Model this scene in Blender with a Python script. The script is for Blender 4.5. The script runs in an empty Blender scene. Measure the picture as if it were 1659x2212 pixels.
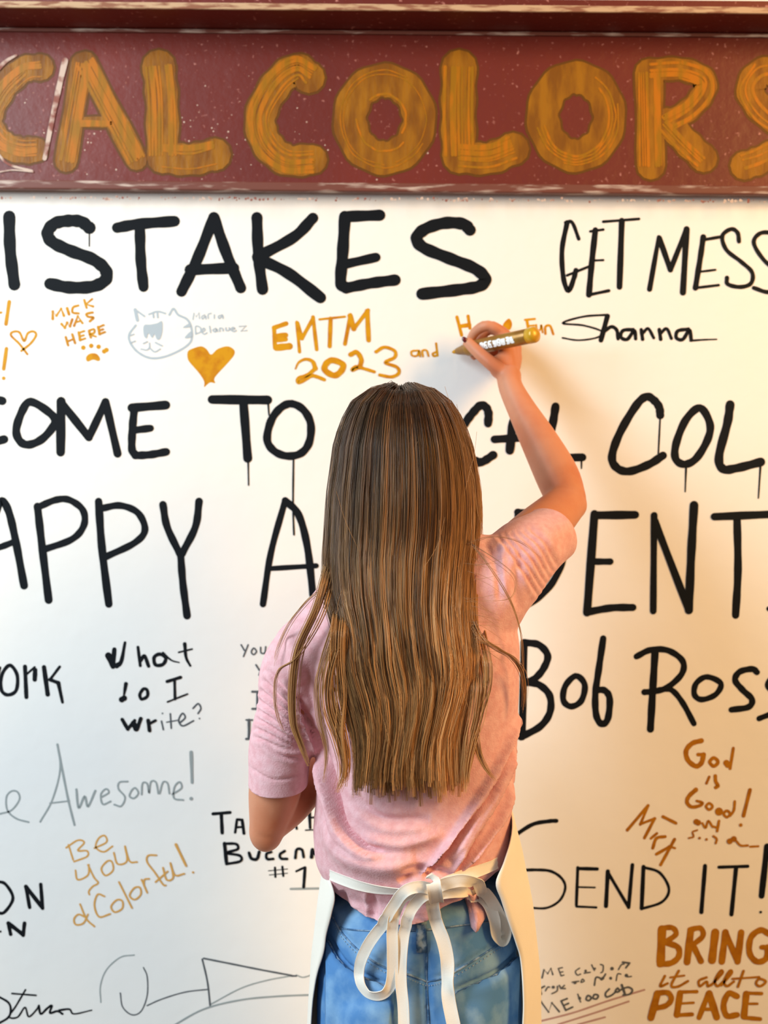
import bpy, bmesh, math, random
import numpy as np
from mathutils import Vector, Matrix, noise
from mathutils.bvhtree import BVHTree
random.seed(7); rng = np.random.default_rng(7)
scene = bpy.context.scene
W, H, F = 1659, 2212, 2300.0
ZC, ROLL = 1.40, math.radians(0.45)
# ---------------------------------------------------------------- camera
cam_d = bpy.data.cameras.new('camera'); cam = bpy.data.objects.new('camera', cam_d)
scene.collection.objects.link(cam); scene.camera = cam
CM = Matrix.Translation((0, 0, ZC)) @ Matrix.Rotation(math.radians(90), 4, 'X') @ Matrix.Rotation(ROLL, 4, 'Z')
cam.matrix_world = CM
cam_d.sensor_fit = 'VERTICAL'; cam_d.sensor_height = 36.0; cam_d.lens = 36.0 * F / H
cam_d.clip_start = 0.02
cam_d.dof.use_dof = True; cam_d.dof.focus_distance = 1.23; cam_d.dof.aperture_fstop = 4.2
# ---------------------------------------------------------------- world, lights, exposure
scene.view_settings.view_transform = 'Standard'; scene.view_settings.look = 'None'
scene.view_settings.gamma = 1.0; scene.view_settings.exposure = 0.08
scene.view_settings.use_curve_mapping = False
world = bpy.data.worlds.new('room_light'); scene.world = world; world.use_nodes = True
world.node_tree.nodes['Background'].inputs[0].default_value = (1.0, 0.95, 0.88, 1)
world.node_tree.nodes['Background'].inputs[1].default_value = 0.25
def area(name, loc, target, sx, sy, power, col):
    l = bpy.data.lights.new(name, 'AREA'); l.shape = 'RECTANGLE'; l.size = sx; l.size_y = sy
    l.energy = power; l.color = col
    o = bpy.data.objects.new(name, l); scene.collection.objects.link(o)
    o.location = loc
    o.rotation_euler = (Vector(target) - Vector(loc)).to_track_quat('-Z', 'Y').to_euler()
    return o
area('window_daylight', (-2.0, 0.00, 2.35), (-0.35, 1.6, 0.8), 0.8, 1.8, 88, (0.78, 0.93, 1.0))
area('warm_lamp_light', (2.0, 0.10, 2.40), (0.35, 1.6, 0.8), 0.6, 1.3, 66, (1.0, 0.56, 0.17))

WALL_Y = 1.62
# ---------------------------------------------------------------- helpers
R3 = CM.to_3x3()
def P(px, py, y):
    d = R3 @ Vector(((px - W / 2) / F, (H / 2 - py) / F, -1.0))
    k = y / d.y
    return Vector((d.x * k, y, ZC + d.z * k))
R3n = np.array(R3)
def to_px(co):
    d = (co - np.array([0, 0, ZC])) @ R3n        # camera space = R^T v
    return W / 2 + F * d[:, 0] / -d[:, 2], H / 2 - F * d[:, 1] / -d[:, 2]
def srgb(r, g, b):
    f = lambda c: (c / 255 / 12.92) if c <= 10 else (((c / 255) + .055) / 1.055) ** 2.4
    return (f(r), f(g), f(b), 1)
def mat(name, col, rough=.6, spec=.4, metal=0.0, bump=None, var=None, sss=0, sheen=0, aniso_scale=None):
    m = bpy.data.materials.new(name); m.use_nodes = True
    nt = m.node_tree; b = nt.nodes['Principled BSDF']
    b.inputs['Base Color'].default_value = col; b.inputs['Roughness'].default_value = rough
    b.inputs['Specular IOR Level'].default_value = spec; b.inputs['Metallic'].default_value = metal
    if sss:
        b.inputs['Subsurface Weight'].default_value = sss
        b.inputs['Subsurface Radius'].default_value = (1, .35, .2); b.inputs['Subsurface Scale'].default_value = .006
    if sheen: b.inputs['Sheen Weight'].default_value = sheen
    tc = nt.nodes.new('ShaderNodeTexCoord')
    mp = nt.nodes.new('ShaderNodeMapping'); nt.links.new(tc.outputs['Object'], mp.inputs[0])
    if aniso_scale: mp.inputs['Scale'].default_value = aniso_scale
    if var:                       # (scale, other colour, low, high)
        n = nt.nodes.new('ShaderNodeTexNoise'); n.inputs['Scale'].default_value = var[0]; n.inputs['Detail'].default_value = 6
        r = nt.nodes.new('ShaderNodeMapRange'); r.inputs[1].default_value = var[2]; r.inputs[2].default_value = var[3]
        mx = nt.nodes.new('ShaderNodeMix'); mx.data_type = 'RGBA'
        mx.inputs[6].default_value = col; mx.inputs[7].default_value = var[1]
        nt.links.new(mp.outputs[0], n.inputs['Vector']); nt.links.new(n.outputs['Fac'], r.inputs[0])
        nt.links.new(r.outputs[0], mx.inputs[0]); nt.links.new(mx.outputs[2], b.inputs['Base Color'])
    if bump:                      # (scale, distance)
        n2 = nt.nodes.new('ShaderNodeTexNoise'); n2.inputs['Scale'].default_value = bump[0]; n2.inputs['Detail'].default_value = 4
        bp = nt.nodes.new('ShaderNodeBump'); bp.inputs['Distance'].default_value = bump[1]; bp.inputs['Strength'].default_value = 1
        nt.links.new(mp.outputs[0], n2.inputs['Vector']); nt.links.new(n2.outputs['Fac'], bp.inputs['Height'])
        nt.links.new(bp.outputs[0], b.inputs['Normal'])
    return m
def link(name, me, m, parent=None, label=None, smooth=False):
    if smooth:
        me.polygons.foreach_set('use_smooth', [True] * len(me.polygons))
    if m is not None: me.materials.append(m)
    o = bpy.data.objects.new(name, me); scene.collection.objects.link(o)
    if parent is not None:
        o.parent = parent
        o.matrix_parent_inverse = parent.matrix_world.inverted()
    if label: o['label'] = label
    return o
def empty(name, loc):
    o = bpy.data.objects.new(name, None); scene.collection.objects.link(o)
    o.matrix_world = Matrix.Translation(loc); o.location = loc
    return o
def tag(o, label=None, cat=None, group=None, kind=None):
    for k, v in (('label', label), ('category', cat), ('group', group), ('kind', kind)):
        if v: o[k] = v
    return o
def pydata(name, vs, fs):
    me = bpy.data.meshes.new(name); me.from_pydata([tuple(v) for v in vs], [], fs); me.update(); return me
def box(name, lo, hi, m, parent=None, bevel=0.0, label=None):
    bm = bmesh.new(); bmesh.ops.create_cube(bm, size=1)
    for v in bm.verts:
        v.co = Vector([lo[i] + (v.co[i] + .5) * (hi[i] - lo[i]) for i in range(3)])
    if bevel: bmesh.ops.bevel(bm, geom=bm.edges[:], offset=bevel, segments=3, affect='EDGES', profile=.6)
    me = bpy.data.meshes.new(name); bm.to_mesh(me); bm.free()
    return link(name, me, m, parent, label)
def spline(pts, n=8, closed=False):
    pts = [np.array(p, float) for p in pts]
    if len(pts) < 3: 
        return [pts[0] + (pts[1] - pts[0]) * t for t in np.linspace(0, 1, n + 1)] if len(pts) == 2 else pts
    out = []; N = len(pts)
    segs = N if closed else N - 1
    for i in range(segs):
        if closed: a, b, c, d = pts[(i - 1) % N], pts[i], pts[(i + 1) % N], pts[(i + 2) % N]
        else:
            b, c = pts[i], pts[i + 1]
            a = pts[i - 1] if i else 2 * b - c
            d = pts[i + 2] if i + 2 < N else 2 * c - b
        for t in np.arange(n) / n:
            out.append(.5 * (2 * b + (c - a) * t + (2 * a - 5 * b + 4 * c - d) * t * t + (3 * b - a - 3 * c + d) * t ** 3))
    out.append(out[0] if closed else pts[-1])
    return out
# ---------------------------------------------------------------- wall writing
# each stroke: width[-endwidth] kind points ; kind s=smooth, l=straight, c=closed smooth, f=filled outline, d=dot
def strokes_mesh(name, text, plane_y, lift=.0002, step=.00003):
    vs, fs = [], []
    z = 0
    def add_disc(p, r, y, n=12):
        c = len(vs); q = P(p[0], p[1], plane_y); y = y - max(step, 2e-5) * (.3 + .1 * (c % 5))
        s = plane_y / F
        vs.append((q.x, y, q.z))
        for k in range(n):
            a = 2 * math.pi * k / n
            vs.append((q.x + r * s * math.cos(a), y, q.z + r * s * math.sin(a)))
        for k in range(n): fs.append((c, c + 1 + k, c + 1 + (k + 1) % n))
    for ln in text.strip().split('\n'):
        for st in ln.split(';'):
            tk = st.split()
            if not tk: continue
            w = [float(v) for v in tk[0].split('-')]; kind = tk[1]
            pts = [tuple(float(v) for v in t.split(',')) for t in tk[2:]]
            z += 1; y = plane_y - lift - step * (z % 24)
            if kind == 'd':
                for p in pts: add_disc(p, w[0] / 2, y)
                continue
            if kind == 'f':
                c = len(vs)
                sp = spline(pts, 4, True)[:-1]
                for p in sp:
                    q = P(p[0], p[1], plane_y); vs.append((q.x, y, q.z))
                fs.append(tuple(range(c, c + len(sp)))); continue
            if kind == 's': pts = spline(pts, 7)
            if kind == 'c': pts = spline(pts, 6, True)
            if kind == 'l' and len(pts) == 2:
                pts = [tuple(np.array(pts[0]) + (np.array(pts[1]) - np.array(pts[0])) * t) for t in np.linspace(0, 1, 7)]
            n = len(pts); w0 = w[0]; w1 = w[-1]
            ws = [w0 + (w1 - w0) * i / (n - 1) for i in range(n)]
            ws = [v * (1 + .05 * math.sin(i * 1.3 + z)) for i, v in enumerate(ws)]
            L, Rr = [], []
            for i in range(n):
                if kind == 'c': a = np.array(pts[(i - 1) % (n - 1)][:2]); b = np.array(pts[(i + 1) % (n - 1)][:2])
                else: a = np.array(pts[max(0, i - 1)][:2]); b = np.array(pts[min(n - 1, i + 1)][:2])
                d = b - a; d = d / (np.linalg.norm(d) + 1e-9); nn = np.array([-d[1], d[0]])
                p = np.array(pts[i][:2])
                for lst, s in ((L, 1), (Rr, -1)):
                    q = P(*(p + nn * s * ws[i] / 2), plane_y); lst.append(len(vs)); vs.append((q.x, y, q.z))
            for i in range(n - 1): fs.append((L[i], L[i + 1], Rr[i + 1], Rr[i]))
            for i in ([0, n - 1] if kind != 'l' else range(0, n)):
                if kind != 'c' and ws[i] > 2: add_disc(pts[i], ws[i] / 2, y)
    return pydata(name, vs, fs)

def wall_material():
    m = mat('white_wall_paint', (.86, .85, .835, 1), .42, .35, bump=(35, .0006))
    nt = m.node_tree; b = nt.nodes['Principled BSDF']
    n = nt.nodes.new('ShaderNodeTexNoise'); n.inputs['Scale'].default_value = 2.2; n.inputs['Detail'].default_value = 2
    r = nt.nodes.new('ShaderNodeMapRange'); r.inputs[1].default_value = .52; r.inputs[2].default_value = .75
    mx = nt.nodes.new('ShaderNodeMix'); mx.data_type = 'RGBA'
    mx.inputs[6].default_value = (.86, .85, .835, 1); mx.inputs[7].default_value = (.79, .80, .81, 1)
    tc = [x for x in nt.nodes if x.type == 'TEX_COORD'][0]
    nt.links.new(tc.outputs['Object'], n.inputs['Vector']); nt.links.new(n.outputs['Fac'], r.inputs[0])
    nt.links.new(r.outputs[0], mx.inputs[0]); nt.links.new(mx.outputs[2], b.inputs['Base Color'])
    return m
M_wall = wall_material()
M_black = mat('black_paint', srgb(15, 19, 25), .6, .12)
M_gold = mat('gold_marker_ink', srgb(204, 146, 12), .5, .2, var=(60, srgb(186, 116, 6), .45, .7))
M_goldthin = mat('thin_orange_ink', srgb(214, 160, 84), .5, .3)
M_bronze = mat('bronze_marker_ink', srgb(176, 116, 14), .5, .2, var=(70, srgb(158, 98, 10), .4, .65))
M_grey = mat('grey_marker_ink', srgb(150, 158, 160), .6, .2)
M_dgrey = mat('dark_grey_marker_ink', srgb(85, 90, 96), .6, .2)
M_pale = mat('pale_blue_marker_ink', srgb(172, 186, 198), .6, .2)
M_mauve = mat('mauve_marker_ink', srgb(180, 145, 145), .6, .2)
M_floor = mat('wood_floor', srgb(120, 92, 70), .5, .4, var=(4, srgb(90, 66, 48), .35, .65), aniso_scale=(1, 12, 1))

floor = box('floor', (-3, -3, -.05), (3, 1.75, 0), M_floor); tag(floor, kind='structure')
ZT = P(829, 75, WALL_Y).z       # underside of the ledge
ZB = P(829, 424, WALL_Y).z      # bottom of the header
wall = box('wall_back', (-2.6, WALL_Y, 0), (2.6, WALL_Y + .12, 3.0), M_wall)
tag(wall, 'white painted wall covered with handwritten messages', kind='structure')
MSG = []
def message(name, label, m, text):
    me = strokes_mesh(name, text, WALL_Y); MSG.append(link(name, me, m, wall, label))
message('painted_word', 'large black brush word on the top row', M_black, '''
26 s 20,468 22,540 31,615
27 s 193,492 175,479 148,477 118,483 103,502 112,522 150,541 200,560 227,582 228,604 200,619 150,621 108,613;3 l 193,492 193,532
24 s 253,492 300,484 377,478;23 s 302,490 304,560 310,620
24 s 462,470 426,560 392,630;24 s 462,470 490,550 520,622;24 l 411,583 505,579
24 s 555,470 558,550 567,625;24 s 676,471 635,512 556,555;24-26 s 556,558 622,590 692,643
24 l 746,468 820,465;25 s 745,468 740,550 736,610 748,622;20 l 744,571 812,556;24 s 748,622 800,612 853,605
26 s 1015,497 1000,484 960,482 918,495 900,515 915,535 970,558 1025,580 1048,602 1035,618 990,626 912,635''')
message('painted_word', 'black brush words on the second row', M_black, '''
18 s 5,866 -20,862 -45,890 -45,930 -20,955 9,949
18 c 66,868 47,890 35,930 45,955 66,960 95,945 119,912 105,890
20 l 132,867 131,977;18 l 135,873 192,945;17 l 192,945 228,868;17 l 228,868 254,980
19 l 285,881 358,875;17 s 290,884 286,927 285,970 292,982;16 l 292,929 325,925;17 s 292,984 325,982 359,976
20 l 458,863 578,864;19 l 526,872 535,990;4-3 l 536,990 537,1048;5-3 l 579,865 581,897
17 c 629,872 655,885 671,915 668,955 650,979 620,985 592,974 577,950 585,910 605,882;4 s 634,990 633,1090 635,1155
18 l 765,872 765,985;17 l 765,985 830,983;17 c 905,880 940,930 905,985 870,930
18 s 1035,999 990,975 992,935 1006,912 1021,892 1037,876 1049,879 1055,893 1054,915;18 s 1032,999 1045,996 1065,983
17 l 1068,949 1130,945;19 s 1122,880 1108,915 1101,973;18 l 1122,880 1150,980
18 s 1200,878 1194,915 1180,985;17 l 1182,989 1258,988;5-3 l 1256,990 1256,1012
18 s 1426,897 1424,880 1413,865 1396,857 1374,876 1339,935 1322,986 1333,1011 1360,1018 1402,1003 1432,984;4 l 1426,900 1422,980
17 c 1512,881 1533,914 1529,948 1504,990 1478,1003 1459,990 1461,956 1482,906;5-3 l 1482,1005 1480,1062
19 s 1577,874 1571,914 1553,986 1562,1013 1592,1011 1643,998;5-3 l 1643,1000 1638,1076''')
message('painted_word', 'tall black brush words on the third row', M_black, '''
17 s -45,1260 -15,1130 2,1083 18,1103 33,1164 52,1265;14 s -20,1186 0,1182 34,1169
17 s 81,1094 90,1173 105,1296;15 s 81,1096 120,1080 150,1080 179,1102 181,1135 155,1165 92,1188
17 s 213,1083 220,1182 235,1305;15 s 220,1098 260,1092 298,1108 313,1145 290,1173 230,1202
16 s 352,1090 361,1138 388,1196;16 s 430,1083 422,1138 393,1196;16 s 390,1196 395,1260 404,1330
14 s 616,1081 585,1195 568,1305;16 s 616,1081 645,1112 664,1182 676,1285;11 l 585,1228 683,1222
16 s 1034,1113 1000,1095 965,1130 955,1200 975,1280 1020,1290
17 l 1120,1108 1121,1305;15 s 1118,1106 1160,1112 1203,1150 1217,1200 1192,1260 1150,1300 1121,1308
18 l 1286,1113 1372,1112;18 l 1284,1110 1268,1323;14 l 1280,1213 1318,1213;16 s 1268,1322 1320,1313 1367,1312
14 l 1413,1113 1411,1320;16 l 1414,1125 1488,1318;18 s 1488,1318 1493,1200 1499,1091
17 l 1543,1116 1660,1111;17 s 1592,1118 1594,1230 1589,1329;12 d 1661,1315''')
message('painted_word', 'black handwriting with a thin brush at top right', M_black, '''
11 s 1225,481 1214,540 1217,600 1228,628 1240,600 1244,584;8 s 1222,481 1236,481 1250,516;6 l 1225,595 1274,575
13 s 1286,497 1278,570 1272,637;6 l 1275,500 1303,496;5 l 1278,563 1303,562;7 l 1272,637 1315,628
6 l 1303,479 1380,473;13 l 1343,477 1338,620
9-12 l 1423,512 1403,625;12 l 1424,514 1448,583;11 l 1448,583 1482,497;13 l 1483,495 1475,632
12 s 1519,512 1512,560 1502,622;7 l 1520,518 1555,512;5 l 1512,587 1545,583;6 l 1502,622 1552,616
9 s 1596,522 1593,503 1579,495 1560,510 1569,540 1600,565 1624,588 1622,612 1599,620 1572,614 1570,600
9 s 1676,525 1668,505 1642,504 1628,525 1650,562 1685,592 1690,618 1660,631 1628,622''')
message('signature', 'black slanting signature right of the marker', M_black, '''
5-4 s 1312,680 1260,684 1215,698 1260,703 1300,716 1290,729 1250,735 1215,730
11 l 1312,683 1298,735;8 s 1303,718 1320,706 1332,713 1335,732
8 s 1368,712 1346,714 1341,728 1355,733 1370,714 1373,732
8 l 1385,712 1388,733;7 s 1388,720 1400,710 1412,730;8 l 1424,712 1427,733;7 s 1427,720 1440,710 1450,731
8 s 1487,711 1464,715 1461,730 1475,733 1489,713 1493,735;5-3 s 1491,736 1520,734 1548,733''')
message('marker_message', 'gold marks and small open heart at the left edge', M_gold, '''
8 l 20,652 13,700;5 l -6,676 3,675;5 s 59,765 42,743 24,725 28,717 42,718 52,737 60,720 72,716 78,724 66,742 46,758
8 l 14,753 8,797;8 d 8,817''')
message('marker_message', 'gold capital letters slanting up beside a paw print', M_gold, '''
6 l 114,689 114,673 122,682 132,667 138,682;6 l 145,666 149,679;5 s 169,660 158,664 157,675 170,677;5 l 182,648 187,665;5 l 199,646 186,657 201,662
6 l 133,700 140,708 145,697 151,705 156,690;5 l 160,704 168,683 178,698;4 l 164,696 175,693;5 s 200,675 187,678 190,684 202,686 194,694
5 l 142,728 147,746;4 l 145,738 157,733;5 l 156,722 162,741;5 l 170,718 173,735;4 l 170,719 182,715;4 l 171,727 181,724;4 l 172,735 184,731
5 l 192,715 196,729;4 s 192,714 203,711 203,719 194,722 207,727;5 l 212,706 215,722;4 l 212,707 224,702;4 l 213,714 223,711;4 l 214,722 227,717''')
message('paw_drawing', 'small gold paw print', M_gold, '''
10 d 180,751 197,747 213,749 230,756 225,759;5 f 186,772 194,764 208,764 216,774 213,780 201,777 189,781''')
message('cat_drawing', 'faint pale outline of a cat face', M_pale, '''
5 s 293,703 279,723 282,741 296,759 316,771 336,774 361,769 390,756 410,741 415,725 412,703 403,689 385,680 375,667 366,680
4 s 357,677 340,673 322,679;4 l 331,675 332,686;4 l 340,675 341,686;7 l 297,692 292,669;4 l 292,669 312,683
5 f 311,703 325,701 340,698 350,694 351,715 346,732 339,733 334,722 329,730 321,720 317,731 311,724
3 s 305,754 317,756 323,750 323,741;3 s 323,751 334,760 346,754;4 f 395,708 408,699 412,706;4 f 399,730 412,716 414,728;3 l 281,725 289,722;3 l 283,740 292,737;3 s 310,742 318,738;3 s 336,740 350,747''')
message('marker_message', 'faint pale handwriting beside the cat drawing', M_pale, '''
3 l 417,690 419,677 424,684 430,676 431,688;3 s 442,680 436,684 438,689 444,683 445,689;3 s 450,688 450,679 456,677;3 l 463,680 463,688;3 s 480,680 472,683 474,688 481,682 482,688
3 s 423,722 423,705 433,708 433,717 424,721;3 s 437,717 443,713 440,709 436,716 441,722 447,719;3 l 453,705 455,718;3 s 466,709 460,713 465,717 468,711 470,716
3 s 475,716 475,709 481,710 482,715;3 s 488,708 489,714 495,713 495,708;3 s 500,712 507,710 503,707 499,712 505,716 510,714;3 l 517,705 531,704 521,715 533,714''')
message('heart_drawing', 'solid gold painted heart', M_gold, '''
5 f 406,759 416,753 434,748 446,754 456,766 470,754 491,748 505,755 506,766 493,783 464,815 465,827 455,826 448,830 441,836 441,824 430,806 410,783 405,772''')
message('marker_message', 'thick gold capitals and year', M_gold, '''
10 l 592,708 618,699;9 l 592,708 594,752;12 l 594,727 617,724;10 l 596,735 617,733;15 l 597,751 625,748
7 l 641,696 647,760;9 l 642,698 652,731;8 l 652,731 676,688;8 l 676,685 684,755;5 l 690,690 745,684;9 l 714,688 712,748
8 l 757,680 745,743;11 l 756,682 764,710;8 l 764,710 795,670;10 l 793,672 796,735
3-10 s 638,797 645,783 660,776 675,781 681,796;8 s 681,796 664,810 645,817 644,826 655,822 672,812 685,814 700,820
13 c 718,778 740,787 737,801 722,811 702,800 704,786
10 s 757,766 770,761 780,776 777,793;7 s 777,793 760,800 768,792 785,796 808,803
7 s 812,760 830,750 852,758 852,772 832,783 857,793 861,806 845,814 820,810;4 s 902,757 889,759 890,768 901,768 905,757 907,770;4 s 913,770 912,758 921,757 925,769;5 s 944,760 935,764 937,769 945,768;5 l 945,768 942,742''')
message('marker_message', 'gold letters behind the writing hand', M_gold, '''
7 l 987,685 997,724;7 l 1011,683 1015,709;9 l 993,705 1014,702;5 f 1086,703 1099,688 1106,700 1100,713
5 l 1134,691 1155,689;6 l 1138,692 1142,716;4 l 1142,704 1154,703;4 s 1158,702 1160,713 1167,712 1169,702 1172,718;5 s 1178,721 1178,706 1188,704 1195,722''')
message('painted_word', 'black brush name to the right of the shirt', M_black, '''
15.82 s 1132,1388 1164,1393 1183,1416 1174,1444 1155,1466 1136,1474;15.82 s 1136,1474 1164,1479 1187,1502 1188,1538 1167,1569 1125,1592;15.82 l 1132,1390 1128,1592
13.56 c 1244,1460 1263,1479 1256,1513 1234,1526 1217,1513 1221,1482
14.69 s 1303,1379 1293,1448 1286,1500 1288,1545 1300,1564 1313,1552 1317,1510 1307,1492 1289,1490
13.56 s 1375,1418 1405,1404 1443,1405 1474,1427 1473,1455 1443,1484 1415,1493 1392,1495;15.82 s 1415,1409 1410,1490 1405,1575;12.43 s 1425,1490 1450,1490 1474,1517 1499,1563
12.43 c 1527,1462 1557,1476 1546,1500 1516,1511 1500,1500 1504,1476
13.56 s 1635,1452 1625,1445 1598,1451 1588,1469 1604,1490 1624,1510 1617,1527 1580,1533;12.43 s 1700,1455 1667,1465 1660,1485 1690,1505 1690,1530 1640,1552''')
message('painted_word', 'black lettering cut by the left edge', M_black, '''
8 c 21,1437 37,1458 35,1491 17,1501 3,1490 4,1458;9 l 54,1440 57,1506;5 l 58,1456 75,1441;10 l 76,1447 75,1468
10 l 95,1441 103,1500;6 l 129,1440 108,1468;8 l 108,1468 126,1475;9-6 l 126,1475 135,1517;6 l -8,1470 0,1442''')
message('marker_message', 'black question in thick uneven handwriting', M_black, '''
14-10 l 234,1416 244,1440;10 l 244,1440 247,1403;12-6 s 252,1438 262,1428 270,1388
7 l 298,1398 303,1438;8 s 303,1428 312,1417 321,1439;8 c 345,1413 333,1420 336,1436 352,1435 358,1421;5-3 s 352,1410 370,1426 387,1431;8-5 s 399,1391 402,1420 411,1438;4 l 386,1409 415,1402
9-5 l 272,1477 268,1500;13 d 263,1511 268,1508;7 c 310,1488 302,1500 306,1510 318,1504 318,1491;7 l 361,1472 390,1463;6 l 377,1467 378,1510;4 l 362,1516 405,1499
8 l 264,1554 276,1575;7 l 276,1575 291,1556;12 l 288,1562 294,1574;8 l 296,1575 304,1552;8 l 320,1556 323,1578;6 l 323,1563 336,1556''')
message('marker_message', 'thin grey end of the handwritten question', M_dgrey, '''
4 l 349,1558 353,1576;4 d 351,1541;4 l 368,1542 370,1573;3 l 360,1560 383,1556;4 s 388,1562 400,1550 394,1541 386,1556 395,1568 418,1557;4 s 417,1530 428,1520 434,1530 428,1541;4 d 431,1552
3.5 l 521,1393 528,1405;3.5 l 536,1393 526,1418;3.5 c 548,1400 543,1408 548,1414 554,1407;3.5 s 563,1398 564,1410 572,1410 574,1397;4 l 553,1436 560,1447;4 l 568,1434 560,1458;4 s 574,1440 570,1450 577,1455
5 l 545,1494 570,1494;7 l 557,1495 557,1530;5 l 545,1531 570,1531;4 l 532,1555 545,1555;6 l 538,1555 538,1595;5 l 532,1596 566,1593;5 l 566,1593 566,1583''')
message('marker_message', 'thin light grey cursive words', M_grey, '''
4 s 0,1758 25,1750 42,1727 38,1711 25,1709 14,1722 16,1750 35,1768 62,1776;4 s 87,1775 113,1728 130,1662 124,1608;5 s 124,1608 135,1665 148,1730 161,1782;3.5 l 108,1735 150,1730
5 s 165,1705 170,1745 183,1720 190,1742 206,1708;4 s 219,1722 235,1712 229,1704 218,1716 222,1737 239,1731;4 s 276,1688 258,1690 256,1704 270,1722 262,1741 247,1738;4 c 284,1708 280,1720 290,1724 299,1713 292,1702
4 s 306,1716 308,1692 318,1693 322,1713 326,1689 337,1690 342,1714;4 s 345,1714 352,1690 362,1692 366,1714;4 s 372,1716 392,1702 388,1689 377,1700 376,1724 396,1728;8-6 l 413,1625 415,1690;8 d 413,1725''')
message('marker_message', 'black small capitals partly behind the elbow', M_black, '''
7 l 460,1758 497,1755;8 l 478,1758 480,1799;6 l 508,1798 512,1770;6 l 512,1770 523,1771;7 l 523,1771 527,1800;5 l 510,1787 526,1786
7 l 560,1797 560,1765;7 l 590,1797 590,1765;7 l 560,1767 575,1785 590,1767;3 l 665,1741 690,1740;8-6 l 668,1746 670,1788;4 l 672,1766 690,1764;5 l 638,1775 641,1790;3 l 660,1793 684,1792
8 l 485,1822 489,1862;6 s 486,1822 510,1823 513,1834 490,1842 518,1848 519,1860 489,1866
7 s 538,1842 543,1854 555,1855 560,1840;6 s 586,1840 576,1844 577,1855 590,1855;6 s 615,1838 605,1845 607,1854 620,1855;6 s 638,1853 641,1835 652,1835 656,1851;8 l 673,1851 675,1835;7 l 675,1837 687,1850;8 l 690,1850 691,1832;5 l 700,1854 702,1840
5 l 594,1874 595,1894;5 l 610,1872 612,1892;2 l 580,1881 622,1877;2 l 582,1890 622,1886;5 l 640,1882 659,1873;7 l 659,1874 656,1916''')
message('marker_message', 'black lettering low at the left edge', M_black, '''
7 s -6,1904 12,1910 28,1940 10,1970 -6,1972;8 l 56,1915 64,1960;9 l 56,1915 91,1960;8 l 88,1910 92,1962;8 l 18,1994 23,2018;9 l 18,1994 49,2018;8 l 53,1994 50,2020;5 d 1,2012''')
message('marker_message', 'thin orange slanting cursive words', M_goldthin, '''
4 l 148,1825 158,1857;4 s 143,1831 168,1815 182,1820 168,1837 188,1838 188,1850 160,1861;4 s 204,1832 230,1819 226,1805 213,1811 207,1830 224,1840 243,1828
4 s 163,1880 168,1900 190,1890 192,1868;4 s 190,1868 203,1895 212,1907 200,1915 192,1925 193,1932;4 c 232,1860 219,1876 228,1891 244,1880 242,1862;4 s 246,1842 254,1866 274,1860 270,1828;4 s 270,1828 280,1860 296,1862
4 s 173,1953 187,1985 204,2001;4 s 186,1982 170,1975 160,1985 164,1997 180,1994 190,1975;4 s 226,1936 211,1932 204,1955 214,1980 238,1974;4 c 252,1944 240,1958 248,1970 264,1962 264,1946;4 l 257,1905 285,1961
4 c 290,1918 280,1934 291,1943 304,1932 302,1917;4 l 306,1900 318,1928;4 s 311,1913 312,1900 322,1898;4 s 338,1847 320,1848 318,1862 335,1885 352,1910 358,1912;4 l 336,1905 362,1882;4 s 352,1874 360,1900 374,1895 368,1864;4 s 368,1864 378,1890 398,1887;6-5 l 380,1824 402,1870;5 d 417,1884''')
message('marker_scribble', 'thin dark grey looping line drawing', M_dgrey, '''
3 s 260,2145 265,2175 285,2192 305,2184 318,2150 318,2110 310,2090;3 s 318,2172 350,2158 400,2143 450,2137;4 s 437,2072 448,2120 454,2172;4 s 440,2070 500,2082 560,2094 630,2107
4 l 628,2108 640,2108''')
message('marker_scribble', 'thin light grey arcs of the line drawing', M_grey, '''
3 s 290,2063 260,2068 230,2095 217,2130 218,2165;3 s 454,2170 520,2135 575,2118 628,2108;3 s 640,2106 655,2111 675,2105;4 s 370,2218 440,2180 520,2160 600,2152 670,2149;5 l 628,1920 688,1919''')
message('signature', 'black cursive scribble at bottom left', M_black, '''
5 s -8,2150 20,2168 20,2195 -5,2212;4 l 26,2146 78,2150;4 s 55,2138 35,2172 20,2196 38,2197 54,2176 62,2196 78,2182 84,2172;5 s 84,2172 88,2190 102,2178 112,2172 108,2188 124,2184 135,2190;5-3 s 128,2182 150,2180 160,2190 198,2182''')
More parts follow.
